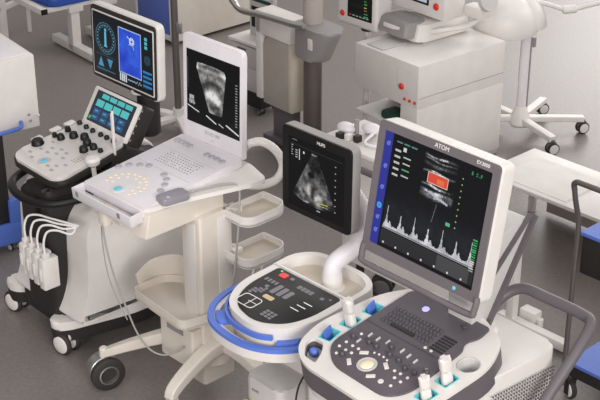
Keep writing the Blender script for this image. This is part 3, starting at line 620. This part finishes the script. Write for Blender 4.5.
# ================================================================ ULTRASOUND WITH BLACK FRAME (left)
def machine_left():
    T = thing('ultrasound_machine', 'ultrasound machine at left with blue-lit monitor, touch screen, black knobs and white body', 'ultrasound machine', (-.685, 4.963, 0), 47.2)
    MP = TR(0, -.3, .80) @ RX(8)
    out = rpoly([(-.105, -.165), (.15, -.17), (.19, -.14), (.16, .17), (-.135, .17), (-.15, -.12)], [.04, .03, .04, .02, .02, .04], 5)
    g = G(); g.prism([(p[0] * 1.06, p[1] * 1.03) for p in out], -.035, -.012, .010, seg=3); place(g.build('console_base', BLACKM, T), MP)
    g = G(); g.prism(out, -.014, 0, .004, seg=2); con = g.build('console', WHITE, T, 'white console top with black knobs'); place(con, MP)
    def knob(x, y, r, h, m=BLACK): g = G(); g.cyl((x, y, -.001), r, h, b=.003, r2=r * .86); g.build('knob', m, con)
    knob(-.119, -.046, .026, .022); knob(-.112, .03, .011, .02); knob(-.075, .034, .016, .024); knob(-.108, .09, .013, .022); knob(-.045, .074, .018, .024); knob(.003, .093, .018, .024)
    knob(.05, .072, .018, .024); knob(.083, .032, .018, .024); knob(.098, .068, .016, .022); knob(.14, .07, .011, .016)
    for x, y in ((-.119, .154), (-.067, .150), (-.019, .147), (.035, .147), (.075, .147), (.118, .147)): knob(x, y, .011, .016)
    g = G(); g.lathe([(.016, -.001), (.027, -.001), (.026, .003), (.018, .003)], 28, TR(.02, -.108, 0)); g.build('trackball_ring', LGREY, con)
    g = G(); g.ball((.02, -.108, -.002), .021, (1, 1, .35)); g.build('trackball', CYANB, con, 'pale blue trackball')
    for i, (x, y) in enumerate(((-.09, -.10), (-.075, -.06), (-.05, -.12), (-.04, -.03), (-.03, -.06), (.0, -.015), (.01, -.045), (.04, -.02), (.06, -.05), (.09, -.1), (.1, -.13), (.06, -.12), (-.08, .0), (.115, -.075))):
        g = G(); g.box((x, y, 0), (.02, .011, .003), .001, M=I4); g.build('flat_key', GBTN, con)
    g = G()
    for i in range(7):
        for j in range(3): g.box((.105 + j * .013, -.04 + i * .011, .0003), (.01, .002, .001), 0)
    g.build('vent_slots', PRINT, con)
    # touch screen rising behind
    MT = TR(.022, -.088, .888) @ RX(-32)
    g = G(); g.prism(rrect(.315, .165, .012, .012, 0), -.05, -.001, .006, M=UP); th = g.build('touch_screen', BLACKM, T, 'tilted touch screen with cyan tiles'); place(th, MT)
    g = G(); g.prism(rrect(.30, .16, .01, 0, 0), -.002, .005, .002, M=UP); g.build('touch_frame', WHITE, th)
    cv = Canvas(80, 56, (50, 54, 66)); 
    for i in range(4): cv.rect(12 + i * 16, 3, 26 + i * 16, 11, (86, 196, 196)); cv.rect(6 + i * 17, 15, 21 + i * 17, 27, (90, 200, 198))
    for i in range(4):
        for j in range(2): cv.rect(6 + i * 17, 31 + j * 11, 20 + i * 17, 40 + j * 11, (52, 96, 140)); cv.rect(9 + i * 17, 34 + j * 11, 15 + i * 17, 36 + j * 11, (120, 170, 200))
    cv.rect(2, 46, 6, 52, (60, 190, 90)); cv.rect(3, 30, 76, 30.5, (40, 60, 130))
    screen(cv, .255, .128, TR(0, -.0056, .004), th, label='screen of cyan and blue tiles')
    g = G()
    for j in range(5):
        for s in (-1, 1): g.box((s * .155 + .006, -.003, -.06 + j * .03), (.006, .004, .008), .001)
    g.build('side_pins', MGREY, th)
    # neck to body
    g = G(); g.sweep(smooth([(.0, .0, .30), (.0, .02, .5), (.02, -.02, .68), (.03, -.16, .755)], 6), rrect(.12, .16, .04), up=(1, 0, 0)); g.build('neck', BLACKM, T)
    g = G(); g.cyl((.07, .055, .78), .045, .19, b=.01, seg=24); g.build('monitor_post', BLACKM, T); g = G(); g.lathe([(.03, 0), (.042, .006), (.044, .022), (.03, .03)], 24, TR(.055, .035, .955)); g.build('post_cap', WHITE, T)
    # big black hand rail loop round the console
    g = G(); g.tube([(-.12, -.12, .71), (-.16, -.27, .70), (-.15, -.43, .675), (-.075, -.50, .67), (.05, -.515, .668), (.16, -.47, .675), (.22, -.35, .69), (.26, -.15, .72), (.27, .02, .78), (.33, .15, .82)], .0165, 8, seg=14); g.build('hand_rail', BLACK, T)
    # body: black spine plus white fairing
    g = G(); g.prism(rpoly([(-.12, -.46), (.10, -.46), (.14, -.10), (.14, .15), (-.12, .15)], .05), .14, .66, .03, seg=3); g.build('body', BLACKM, T)
    g = G(); g.prism(rpoly([(-.02, -.46), (.10, -.46), (.12, -.2), (-.08, -.2)], .03), .56, .70, .03); g.build('shoulder', BLACKM, T)
    prof = smooth([(.09, -.425, 0)] + [(0, 0, 0)], 1)
    side = rpoly([(-.45, .17), (-.40, .30), (-.39, .56), (-.33, .64), (-.22, .685), (-.02, .69), (.2, .68), (.28, .17)], [.02, .10, .06, .05, .05, .05, .1, .04], 5)
    Ms = Matrix(((0, 0, 1, 0), (1, 0, 0, 0), (0, 1, 0, 0), (0, 0, 0, 1)))
    g = G(); g.prism(side, .055, .245, .035, M=Ms, seg=5); g.build('white_fairing', WHITE, T)
    g = G(); g.prism([(p[0], p[1]) for p in side], -.22, -.10, .02, M=Ms, seg=3); g.build('white_fairing', WHITE, T)
    for nm, z0, z1, m, gr in (('foot', .135, .175, WHITE, 0), ('foot_underside', .085, .136, BLACKM, -.012)):
        for P in ([(.06, -.475), (.115, -.50), (.16, -.45), (.265, -.18), (.27, .28), (.07, .28), (.07, -.36)], [(-.245, -.445), (-.30, -.45), (-.32, -.42), (-.26, -.2), (-.24, .28), (-.08, .28), (-.09, -.30)]):
            g = G(); g.prism(rpoly(P, [.03, .03, .03, .08, .04, .04, .05]), z0, z1, .012, M=TR(0, -.2, .15) @ RX(5) @ TR(0, .2, -.15), seg=3); g.build(nm, m, T)
    g = G(); g.prism(rpoly([(-.2, -.44), (.12, -.44), (.24, -.15), (.2, .25), (-.2, .25)], .05), .1, .19, .03); g.build('base', BLACKM, T)
    for x, y in ((.125, -.445), (-.295, -.405), (.22, .24), (-.22, .24)): caster(T, x, y, .048, .022, 12, WHITE, WHITE, stem=.01)
    # monitor
    W_, H_ = .417, .294; MM = TR(0, 0, 1.12) @ RX(-1.9)
    g = G(); g.prism(rrect(W_ + .012, H_ + .012, .022, .004, .002), -.035, -.003, .006, M=UP, seg=3); mon = g.build('monitor', WHITE, T, 'wide monitor with white back and dark bezel'); place(mon, MM)
    g = G(); g.prism(rrect(W_, H_, .016), -.004, .003, .002, M=UP); g.build('bezel', DGREY if 0 else BLACKM, mon)
    g = G(); g.prism(rrect(W_ - .018, H_ - .03, .006, 0, -.002), .002, .0045, .001, M=UP); g.build('inner_frame', WHITE, mon)
    cv = Canvas(180, 120, (10, 14, 22)); N = fnoise(120, 180, 8, 9)
    cx, cy = 38, 46
    for r_, c in ((30, (60, 110, 130)), (27, (24, 48, 62)), (22, (40, 84, 104))): cv.circ(cx, cy, r_, c, 1.6)
    for k in range(24):
        a = R(k * 15); cv.disc(cx + 25 * math.cos(a), cy + 25 * math.sin(a), 1.1, (130, 200, 220))
    cv.rect(cx - 3, cy - 12, cx + 3, cy + 16, (90, 190, 225)); cv.disc(cx, cy - 16, 3.4, (90, 190, 225)); cv.rect(cx - 5, cy + 14, cx + 5, cy + 17, (90, 190, 225))
    cv.put((cv.Y > 84) & (cv.Y < 104) & (abs(cv.X - 22) < (cv.Y - 84) * .45), (70, 150, 190)); cv.put((cv.Y > 84) & (cv.Y < 104) & (abs(cv.X - 50) < (104 - cv.Y) * .45), (60, 140, 185))
    cv.rect(8, 80, 66, 81, (40, 90, 120)); cv.rect(8, 108, 66, 109.5, (50, 110, 140)); cv.rect(10, 111, 40, 112, (40, 90, 110))
    cv.rect(78, 12, 146, 100, (26, 60, 196)); cv.put((cv.X >= 78) & (cv.X < 146) & (cv.Y >= 12) & (cv.Y < 100), (60, 110, 240), np.clip(N * 1.6 - .5, 0, 1)); cv.frame(78, 12, 146, 100, (170, 195, 235), 2)
    for r_ in (3, 5, 7): cv.circ(118, 32, r_, (225, 232, 250), 1.2)
    cv.line(104, 25, 116, 30, (225, 232, 250), 1.5); cv.line(120, 38, 124, 46, (200, 215, 250), 1.2); cv.line(110, 40, 114, 34, (220, 230, 250), 1.2)
    for i in range(4): cv.rect(80 + i * 5.5, 101, 84 + i * 5.5, 116, (214, 220, 226))
    xx = cv.X; tr = 108 + 3 * np.sin(xx * .8) * (N * 2 - .6); cv.put((abs(cv.Y - tr) < 1) & (xx > 103) & (xx < 146), (150, 190, 215))
    for j, yy in enumerate((14, 22, 30)): cv.rect(156, yy, 164, yy + 6, (80, 190, 200))
    cv.circ(163, 56, 8, (40, 80, 100), 1.6); cv.circ(163, 56, 4, (60, 120, 140), 1.2)
    for j in range(4): cv.rect(150, 78 + j * 9, 176, 82 + j * 9, (46, 130, 190)); cv.rect(150, 83 + j * 9, 168, 84 + j * 9, (40, 90, 130))
    screen(cv, W_ - .028, H_ - .042, TR(0, -.0052, -.002), mon, label='lit screen with a round gauge and a bright blue picture')
    # side cup holders (white)
    for x, y, s, r in ((-.165, -.02, 1, .012), (-.17, .07, .9, .012), (-.165, .135, 1, .012)):
        g = G(); g.box((x, y, -.004), (.03, .045, .012), .005); place(g.build('probe_rest', WHITE, T), MP)
    return T
machine_left()
BL = TR(-.685, 4.963, 0) @ RZ(-47.2)
g = G(); g.cyl((0, 0, 0), .009, .055, b=.003); g.lathe([(.009, .045), (.026, .058), (.03, .074), (.024, .086), (.004, .09)], 20); o = g.build('ultrasound_probe', WHITE); tag(o, 'white mushroom-headed probe standing between the left console and the all-white console', 'probe'); o.matrix_world = BL @ TR(.215, -.315, .755) @ RX(4)
g = G(); g.prism(rrect(.014, .01, .004), 0, .175, .002); o = g.build('stylus', WHITE); tag(o, 'thin white stylus leaning upright on the touch screen of the left machine', 'stylus'); o.matrix_world = BL @ TR(.172, -.19, .795) @ RX(-3) @ RY(-5)
g = G(M=I4); g.ball((0, -.008, .172), .004); g.build('tip', BLACK, o)
for i, t in enumerate((0, 1, 2, 3)):
    x = .012 + i * .047; yy = -.505 - .002 * i; z = .41 - .004 * i
    lab = ['leftmost of the four white plugs on the front of the left machine', 'second from left of the four white plugs on the left machine', 'third from left of the four white plugs on the left machine', 'rightmost and nearest of the four white plugs on the left machine'][i]
    g = G(); g.box((0, 0, 0), (.036, .07, .13), .006); g.box((0, -.01, .075), (.018, .03, .02), .004); g.box((0, -.039, 0), (.014, .006, .05), .002)
    o = g.build('connector_plug', WHITE); tag(o, lab, 'plug', group='white plugs on the left machine'); o.matrix_world = BL @ TR(x, yy, z)
    g = G(); g.tube([(0, -.01, .08), (0, -.012, .13), (.012, .0, .175), (.05, .02, .19), (.11, .04, .19), (.25 - .05 * i, .07, .20)], .0045, 8); g.build('plug_cable', WCABLE, o)

# ================================================================ THINGS BEHIND
# --- IV pole
T = thing('drip_pole', 'dark steel pole rising from white splayed feet between the two left monitors', 'pole', (-.66, 6.80, 0), 20)
g = G(); g.cyl((0, 0, .12), .019, 1.9, seg=16); g.build('pole', POLE, T)
g = G(); g.cyl((0, 0, .04), .03, .10); g.build('pole_socket', WHITE, T)
g = G(); g.box((.03, -.01, .60), (.03, .02, .06), .004); g.build('clamp', STEEL, T)
for k in range(5):
    a = R(k * 72 + 20); dx, dy = math.cos(a), math.sin(a)
    g = G(); g.sweep([(0, 0, .09), (dx * .12, dy * .12, .085), (dx * .30, dy * .30, .05)], rrect(.05, .03, .006), up=(0, 0, 1)); g.build('foot', WHITE, T)
    caster(T, dx * .29, dy * .29, .018, .01, 0, LGREY, LGREY, stem=.004)

# --- cabinet with blue front at the back
T = thing('storage_cabinet', 'tall white cabinet with framed blue front panels at the back', 'cabinet', (-.80, 8.19, 0), 47)
g = G(); g.box((-.19, .40, .71), (.38, .80, 1.38), .006); g.build('cabinet_body', CREAM, T)
g = G()
for z in (.05, .40, .82, 1.25): g.box((-.19, -.01, z), (.38, .02, .035), .003)
for x in (-.37, -.01): g.box((x, -.01, .70), (.02, .02, 1.34), .003)
g.build('cabinet_frame', WHITE, T)
for z in (.225, .61, 1.035):
    g = G(); g.box((-.19, -.008, z), (.34, .012, .33), .003); g.build('blue_panel', BLUEF, T)
for x, y in ((-.35, .03), (-.03, .03), (-.35, .77), (-.03, .77)):
    g = G(); g.cyl((x, y, 0), .015, .03); g.build('foot', DGREY, T)

# --- grey drawer cart with small dark screen
T = thing('drawer_cart', 'grey drawer cart with two handle slots and a small dark screen on top', 'cart', (-.385, 7.1725, 0), 47)
g = G(); g.box((.125, .09, .265), (.25, .18, .26), .006); cb = g.build('cart_body', LGREY, T)
for z in (.34, .215):
    g = G(); g.box((.125, -.003, z), (.235, .008, .115), .003); d = g.build('drawer', LGREY, T); g = G(); g.box((.10, -.008, z + .035), (.07, .006, .010), .002); g.build('slot', DGREY, d)
g = G(); g.box((.125, .09, .415), (.27, .21, .018), .005); g.build('cart_top', WHITE, T)
g = G(); g.box((.15, .11, .56), (.2, .03, .28), .008); dm = g.build('display', LGREY, T); g = G(); g.box((.15, .094, .535), (.16, .004, .12), .002); g.build('dark_screen', GLASS, dm); g = G(); g.box((.15, .094, .635), (.16, .004, .02), .002); g.build('green_strip', GREEN, dm)
g = G(); g.box((.125, .09, .085), (.2, .15, .10), .008); g.build('cart_foot', BLACKM, T)
for x, y in ((.03, .03), (.21, .03), (.03, .15), (.21, .15)): caster(T, x, y, .018, .010, 10, DGREY, DGREY, stem=.006)

# --- white equipment tower with steel column
TW = TR(0, 0, .157) @ Matrix.Scale(.946, 4)
T = thing('equipment_tower', 'white equipment tower with grey recessed front beside a thick steel column', 'medical tower', (-.046, 6.455, 0), 50)
g = G(TW); g.box((-.268, .05, .36), (.05, .12, .50), .008); g.box((-.147, .05, .555), (.295, .12, .13), .006); g.build('tower_shell', WHITE, T)
g = G(TW); g.prism(rpoly([(-.243, .09), (-.03, .09), (-.03, .50), (-.18, .50), (-.243, .45)], [0, 0, 0, .03, .04]), -.09, -.002, .004, M=RX(90)); g.build('recessed_front', TAUPE, T)
g = G(TW); g.box((-.015, .055, .32), (.03, .10, .46), .004); g.build('side_cover', BEIGE, T)
g = G(); g.box((-.12, .07, .14), (.16, .06, .26), .01); g.box((-.12, .06, .045), (.25, .11, .03), .01); g.build('tower_base', DGREY, T)
for x, y in ((-.22, .03), (-.02, .03), (-.22, .1), (-.02, .1)): caster(T, x, y, .015, .01, 10, DGREY, DGREY, stem=.008)
g = G(TW); g.cyl((.145, .03, -.15), .05, .65, seg=28); g.build('steel_column', POLE, T); g = G(TW); g.cyl((.145, .03, .50), .052, .7, seg=28); g.build('column_sleeve', TAUPE, T)
g = G(TW); g.prism(rpoly([(.085, -.05), (.21, -.07), (.27, -.05), (.28, .03), (.23, .09), (.085, .09)], [.02, .03, .04, .04, .03, .02]), .47, .65, .02, top=rpoly([(.085, -.05), (.28, -.08), (.37, -.05), (.38, .04), (.30, .10), (.085, .10)], [.02, .03, .04, .04, .03, .02]), seg=3); br = g.build('column_bracket', MGREY, T)
g = G(TW); g.box((.245, -.0745, .575), (.032, .008, .06), .002, M=I4); g.build('bracket_label', WHITE, br)
g = G(TW); g.tube([(-.42, -.08, .67), (-.385, -.08, .645), (-.36, -.08, .63), (-.30, -.08, .62), (-.14, -.08, .637), (.10, -.08, .65), (.20, -.075, .66)], .018, 6, seg=14); g.build('grab_rail', CHROME, T, 'chrome grab rail')

# --- low white cart with clutter, behind the centre machine
T = thing('instrument_cart', 'white cart with a dark front rail seen between the two front monitors', 'cart', (.145, 4.95, 0), 47)
g = G(); g.box((.32, .13, .47), (.60, .22, .50), .008); g.build('cart_body', WHITE, T); g = G(); g.box((.26, .12, .735), (.70, .26, .02), .005); g.build('cart_top', WHITE, T)
g = G(); g.tube([(-.02, -.05, .70), (.3, -.05, .70), (.58, -.05, .70)], .014, 4); g.build('front_rail', DGREY, T)
for x in (0.0, .56):
    g = G(); g.box((x, -.02, .70), (.02, .06, .02), .003); g.build('rail_bracket', DGREY, T)
for x, y in ((.09, .06), (.56, .06), (.09, .20), (.56, .20)): caster(T, x, y, .05, .022, 30, BLACKM, DGREY, stem=.10)

# --- big white cabinet with red knobs
CB = (.573, 6.126, 0)
T = thing('control_cabinet', 'big white boxy cabinet with one large and three small red knobs', 'cabinet', CB, 51)
g = G(); g.box((-.233, .304, .51), (.466, .608, .23), .008); g.build('upper_body', WHITE, T)
g = G(); g.box((-.06, .304, .215), (.12, .608, .37), .004); g.build('side_wall', WHITE, T); g = G(); g.box((-.28, .42, .215), (.34, .37, .37), .006); g.build('recessed_body', WHITE, T)
g = G(); g.box((-.233, .30, .02), (.46, .60, .035), .006); g.build('plinth', LGREY, T)
g = G(); g.box((.0008, .304, .455), (.002, .60, .002), 0, M=TR(0, 0, .0)); g.build('side_seam', MGREY, T)
g = G(); g.box((-.146, -.0008, .54), (.002, .002, .09), 0); g.build('front_seam', LGREY, T)
g = G(UP); g.ball((-.113, .493, .006), .016, (1, 1, .6)); g.build('large_knob', RED, T, 'large red knob')
for x in (-.089, -.053, -.017): g = G(UP); g.ball((x, .433, .003), .0085, (1, 1, .7)); g.build('small_knob', RED, T, 'small red knob')
g = G(); g.box((-.29, .115, .265), (.33, .23, .012), .002); g.build('shelf', WHITE, T)
g = G(); g.box((0, .0, .022), (.13, .10, .044), .015); o = g.build('green_case', GREEN); tag(o, 'small dark green case on the shelf under the red knobs', 'case'); o.matrix_world = TR(*CB) @ RZ(-51) @ TR(-.21, .06, .272)

# --- ventilator box monitor on the cabinet
T = thing('ventilator', 'white box-shaped ventilator with a red knob and grey carry handle on the big white cabinet', 'ventilator', (CB[0], CB[1], .626), 51)
g = G(); g.prism(rpoly([(-.46, .20), (-.235, .20), (-.215, .26), (-.215, .58), (-.46, .58)], .012), .012, .09, .01, top=rpoly([(-.44, .24), (-.25, .24), (-.235, .28), (-.235, .56), (-.44, .56)], .012)); g.box((-.33, .40, .006), (.20, .3, .012), .002); g.build('ventilator_base', WHITE, T)
g = G(); g.prism(rpoly([(-.50, .17), (-.27, .15), (-.25, .24), (-.28, .32), (-.48, .34)], .02), .03, .10, .015, top=rpoly([(-.49, .20), (-.29, .18), (-.27, .25), (-.29, .32), (-.47, .34)], .02), seg=3); hd = g.build('carry_handle', MGREY, T); g = G(); g.box((-.385, .172, .065), (.12, .006, .022), .003, M=I4); g.build('handle_label', PAPER, hd)
g = G(); g.box((-.385, .40, .24), (.43, .15, .26), .015); vm = g.build('display_box', WHITE, T)
g = G(); g.box((-.43, .323, .27), (.30, .006, .20), .004); g.build('display_frame', BLACK, vm)
cv = Canvas(60, 40, (186, 194, 206)); cv.rect(0, 0, 60, 30, (150, 160, 180)); [cv.rect(4 + i * 11, 32, 12 + i * 11, 37, (120, 130, 140)) for i in range(5)]
screen(cv, .28, .18, TR(-.43, .3195, .272), vm)
g = G(RX(90)); g.ball((-.225, .178, -.322), .019, (1, 1, .5)); g.build('red_knob', RED, vm)
g = G(); g.lathe([(.005, 0), (.055, 0), (.06, .006), (.06, .03), (.005, .03)], 24, TR(-.06, .50, .22) @ RY(70)); g.build('fan_disc', LGREY, T)
g = G(); g.box((-.11, .50, .15), (.12, .08, .06), .015); g.build('fan_arm', WHITE, T)
g = G(); g.tube([(-.23, .30, .05), (-.17, .34, .07), (-.12, .44, .08), (-.12, .54, .11)], .014, 6); g.build('side_rail', WHITE, T)
g = G(); g.box((0, 0, .003), (.12, .16, .006), .001); o = g.build('paper_pad', LGREY); tag(o, 'flat grey pad lying on the cabinet in front of the ventilator', 'pad'); o.matrix_world = TR(*CB) @ RZ(-51) @ TR(-.34, .10, .626)

# --- patient monitor on stand
T = thing('patient_monitor', 'white bedside patient monitor with a red knob and green and yellow figures', 'patient monitor', (.392, 6.621, 0), 47)
g = G(); g.box((-.145, .06, .745), (.29, .12, .25), .022, seg=4); pm = g.build('monitor_case', WHITE, T)
g = G(); g.box((-.12, -.001, .765), (.175, .006, .19), .004); g.build('display_frame', BLACK, pm)
cv = Canvas(60, 70, (6, 8, 8)); rs = np.random.RandomState(4)
for j in range(10):
    cv.rect(42, 4 + j * 6.4, 42 + rs.randint(6, 12), 6 + j * 6.4, [(40, 150, 80), (50, 170, 100), (190, 170, 60), (160, 90, 60)][j % 4])
    if j % 3 == 0: cv.put((abs(cv.Y - (8 + j * 6 + 2 * np.sin(cv.X * .7))) < .6) & (cv.X < 38) & (cv.X > 3), (20, 60, 40))
for i in range(6): cv.rect(3 + i * 9, 65, 9 + i * 9, 67, (150, 160, 150) if i else (170, 60, 50))
screen(cv, .165, .18, TR(-.12, -.0045, .765), pm)
g = G(RX(90)); g.ball((-.248, .678, -.0), .017, (1, 1, .5)); g.build('red_knob', RED, pm)
g = G(); g.tube([(-.36, .16, .78), (-.28, .12, .70), (-.16, .08, .60), (-.12, .06, .60)], .014, 5); g.build('support_arm', WHITE, T)
g = G(); g.cyl((-.12, .06, .05), .018, .58); g.build('stand_pole', WHITE, T); g = G(); g.cyl((-.12, .06, .60), .035, .02); g.build('mount_plate', BLACKM, T)
g = G(); g.lathe([(.09, .0), (.10, .01), (.07, .04), (.03, .06)], 24, TR(-.12, .06, 0)); g.build('stand_base', WHITE, T)

# --- dome lamp on wheeled stand
T = thing('dome_lamp', 'white dome-shaped lamp head on a pole with a wheeled star base', 'lamp', (1.189, 6.752, 0), 0)
g = G(); g.lathe([(.001, 0.785), (.06, 0.780), (.105, 0.760), (.145, 0.720), (.165, 0.670), (.17, 0.605), (.165, 0.595), (.01, 0.605)], 36, TR(-.115, 0, 0)); g.build('lamp_head', WHITE, T)
g = G(); g.lathe([(.001, 0.765), (.05, 0.760), (.085, 0.730), (.11, 0.680), (.118, 0.620), (.115, 0.610), (.01, 0.615)], 28, TR(-.01, .03, .006)); g.build('lamp_lobe', WHITE, T)
g = G(); g.cyl((0, 0, .06), .026, .56, seg=20); g.build('pole', WHITE2, T); g = G(); g.cyl((.045, .02, .50), .014, .05); g.cyl((.03, .0, .06), .005, .48); g.build('pole_rod', MGREY, T)
g = G(); g.tube([(-.02, 0, .745), (.06, .0, .748), (.14, .0, .725), (.19, .0, .71)], .012, 6); g.build('swing_arm', WHITE, T); g = G(TR(.18, 0, .708) @ RY(84)); g.cyl((0, 0, 0), .022, .07); g.build('arm_joint', WHITE, T); g = G(); g.tube([(.24, .0, .712), (.37, 0, .748), (.62, 0, .81)], .012, 4); g.build('outer_arm', WHITE, T)
g = G(); g.lathe([(.05, .06), (.06, .075), (.05, .12), (.028, .17)], 24); g.build('star_hub', WHITE, T)
for a in (5, -62, 172, 120, 60):
    dx, dy = math.cos(R(a)), math.sin(R(a)); L = .35 if a in (5, 60, 120) else .29
    g = G(); g.sweep([(0, 0, .10), (dx * L, dy * L, .085)], rrect(.045, .03, .006), up=(0, 0, 1)); g.build('star_leg', WHITE, T)
    caster(T, dx * L, dy * L, .034, .014, 18, DGREY, WHITE, stem=.01, gap=.006)

# --- white table at right
T = thing('side_table', 'low white flat-topped table at right, in front of the lamp stand', 'table', (1.147, 5.281, 0), 47)
tz = .30
g = G(); g.box((-.235, .20, tz - .009), (.47, .40, .018), .003); g.box((.3, .20, tz - .009), (.6, .40, .018), .003); g.build('table_top', WHITE, T)
g = G(); g.box((-.20, .18, tz + .001), (.38, .30, .003), .001); g.build('top_sheet', PAPER, T)
g = G(); g.box((.1, .38, .15), (.9, .02, .27), .003); g.build('rear_panel', TAUPE, T)
for x, y in ((-.42, .35), (.55, .35)):
    g = G(); g.box((x, y, .14), (.03, .03, .28), .003); g.build('table_leg', WHITE, T)

# --- white stand whose post and foot bar show behind the right machine's handle
S = thing('white_stand', 'white post on a long foot bar behind the right machine push handle', 'stand', (.866, 4.761, 0), 47)
g = G(); g.box((0, 0, .20), (.036, .036, .38), .004); g.build('post', WHITE, S)
g = G(); g.box((.11, .0, .03), (.34, .04, .04), .004); g.build('foot_bar', WHITE, S)
g = G(); g.box((.05, .06, .055), (.08, .05, .05), .008); g.cyl((.10, .06, .005), .014, .05); g.build('fitting', WHITE, S)

# --- trolley with dark tube handle at the right edge
T = thing('utility_trolley', 'trolley with blue shelves and a dark tubular handle frame at the right edge', 'trolley', (.985, 4.25, 0), 47)
g = G()
for x in (0, .42): g.tube([(x, 0, .06), (x, 0, .50), (x, 0, .72), (x, -.035, .84), (x, -.05, .90)], .010, 4)
g.tube([(0, -.045, .88), (0, -.052, .905), (.015, -.055, .918), (.05, -.055, .92), (.36, -.055, .92), (.405, -.055, .918), (.42, -.052, .905), (.42, -.045, .88)], .0105, 4); g.build('handle_frame', POLE, T)
for x in (0, .42):
    g = G(); g.tube([(x, .62, .06), (x, .62, .74)], .010, 1); g.build('rear_post', POLE, T)
for z, nm, dz in ((.70, 'upper_shelf', .15), (.16, 'lower_shelf', .05)):
    g = G(); g.box((.225, .31, z), (.43, .62, .015), .004); s_ = g.build(nm, BLUE, T, 'blue shelf')
    g = G(); g.box((.225, .31, z - .01 - dz / 2), (.42, .60, dz), .004); g.build('shelf_skirt', BLACKM, s_)
for x, y in ((0.02, .02), (.42, .02), (0.02, .62), (.42, .62)): caster(T, x, y, .040, .022, -20, BLACKM, WHITE, stem=.01, kind='single')

# --- white cabinet trolley at left edge
T = thing('white_box_cart', 'white box unit on a black column with a blue wheeled base at the left edge', 'medical cart', (-1.243, 5.426, 0), 55)
g = G(); g.box((-.2, -.15, .75), (.40, .54, .335), .008); g.build('box_housing', WHITE, T)
g = G(); g.box((-.2, -.15, .92), (.37, .50, .005), .002); g.build('top_pad', WHITE2, T)
g = G(); g.tube([(.0, -.25, .60), (.022, -.24, .595), (.026, -.20, .597), (.026, -.02, .605), (.022, .02, .61), (.0, .03, .625)], .009, 4); g.build('blue_handle', BLUE, T, 'blue bar handle')
for y, z in ((.07, .65), (.075, .62)): g = G(); g.cyl((0, 0, 0), .006, .006, M=TR(0, y, z) @ RY(90)); g.build('screw', MGREY, T)
g = G(); g.cyl((0, 0, 0), .005, .014, M=TR(0, .112, .64) @ RY(90)); g.build('stud', WHITE, T)
g = G(); g.box((-.12, -.17, .36), (.20, .24, .46), .008); g.build('support_column', BLACKM, T)
g = G(); g.box((-.17, -.17, .10), (.34, .36, .10), .01); g.box((-.03, -.03, .20), (.05, .06, .12), .008); g.build('base', BLUE, T, 'blue base')
for x, y in ((-.30, -.30), (-.04, -.30), (-.30, -.04), (-.04, -.04)): caster(T, x, y, .018, .012, 10, DGREY, LGREY, stem=.01)

# --- examination bed with blue cushion (top left)
T = thing('examination_bed', 'examination bed with a bright blue cushion and white steel feet at the top left', 'bed', (-1.544, 7.907, 0), 52)
g = G(); g.prism(rpoly([(-.36, .0), (.0, .03), (.0, .55), (-.36, .55)], .05), .335, .385, .012, seg=3); g.build('cushion', BLUEB, T, 'bright blue cushion')
g = G(); g.box((-.17, -.03, .33), (.38, .04, .035), .003); g.box((-.03, .27, .32), (.03, .54, .03), .003); g.box((-.32, .27, .32), (.03, .54, .03), .003); g.build('bed_frame', WHITE, T)
g = G(); g.box((.024, -.03, .33), (.012, .040, .032), .002); g.build('end_cap', BLACK, T)
for y in (.207, .45):
    g = G(); g.box((-.058, y, .17), (.06, .06, .30), .004); g.box((-.04, y, .035), (.54, .06, .05), .006); g.box((-.058, y, .30), (.1, .1, .05), .004); g.build('leg_frame', WHITE, T)
# --- white steel frame at far left
T = thing('bed_end_frame', 'white steel frame of an upright and a crossbar at the top left corner', 'frame', (-1.895, 8.24, 0), 27)
g = G(); g.box((.0, 0, .40), (.04, .04, .80), .003); g.build('upright', WHITE, T); g = G(); g.box((.0, .26, .36), (.02, .02, .72), .003); g.build('rear_upright', WHITE, T)
g = G(); g.box((.0, .2, .235), (.025, .44, .035), .003); g.build('crossbar', WHITE, T)

# --- clutter on the instrument cart
BC = TR(.145, 4.95, 0) @ RZ(-47); cz = .746
g = G(); g.ball((0, 0, .025), .04, (1.1, .8, .6)); o = g.build('breathing_mask', WHITE2); tag(o, 'left white rounded mask piece on the low cart', 'mask', group='mask pieces on the low cart'); o.matrix_world = BC @ TR(-.03, .085, cz)
g = G(); g.ball((0, 0, .024), .038, (1.2, .85, .6)); o = g.build('breathing_mask', WHITE2); tag(o, 'right white rounded mask piece on the low cart', 'mask', group='mask pieces on the low cart'); o.matrix_world = BC @ TR(.045, .155, cz)
g = G(); g.tube([(.01, .105, cz + .007), (.01, .105, cz + .04), (.01, .105, cz + .068)], .010, 4); o = g.build('valve', MGREY); tag(o, 'small grey valve between the two white mask pieces', 'valve'); o.matrix_world = BC
cable([(.075, .10, cz + .008), (.09, .15, cz + .03), (.15, .17, cz + .025), (.20, .12, cz + .008), (.16, .07, cz + .008), (.10, .06, cz + .008), (.085, .12, cz + .02)], .0055, WCABLE, 'coiled white tube lying on the cart behind the front monitors', BC, 'tube', cat='tube')
cable([(.09, .19, cz + .006), (.12, .2, cz + .05), (.17, .2, cz + .06), (.22, .2, cz + .04)], .0025, BLACKM, 'thin black cable arching over the cart behind the front monitors', BC)
for i, (x, y) in enumerate(((-.01, .03), (.025, .045), (.06, .06))):
    g = G(); g.box((0, 0, .014), (.024, .03, .028), .004); o = g.build('connector_block', BLACKM if i != 1 else WHITE); tag(o, ['left dark connector block in front of the masks', 'white connector block between two dark ones', 'right dark connector block in front of the masks'][i], 'connector', group='connector blocks on the low cart'); o.matrix_world = BC @ TR(x, y, cz)
cable([(.215, -.16, .84), (.205, -.20, .80), (.17, -.235, .70), (.165, -.24, .55), (.17, -.235, .35)], .003, BLACKM, 'thin black cable hanging beside the grey connector box of the centre machine', TR(.047, 3.548, 0) @ RZ(-46.5))
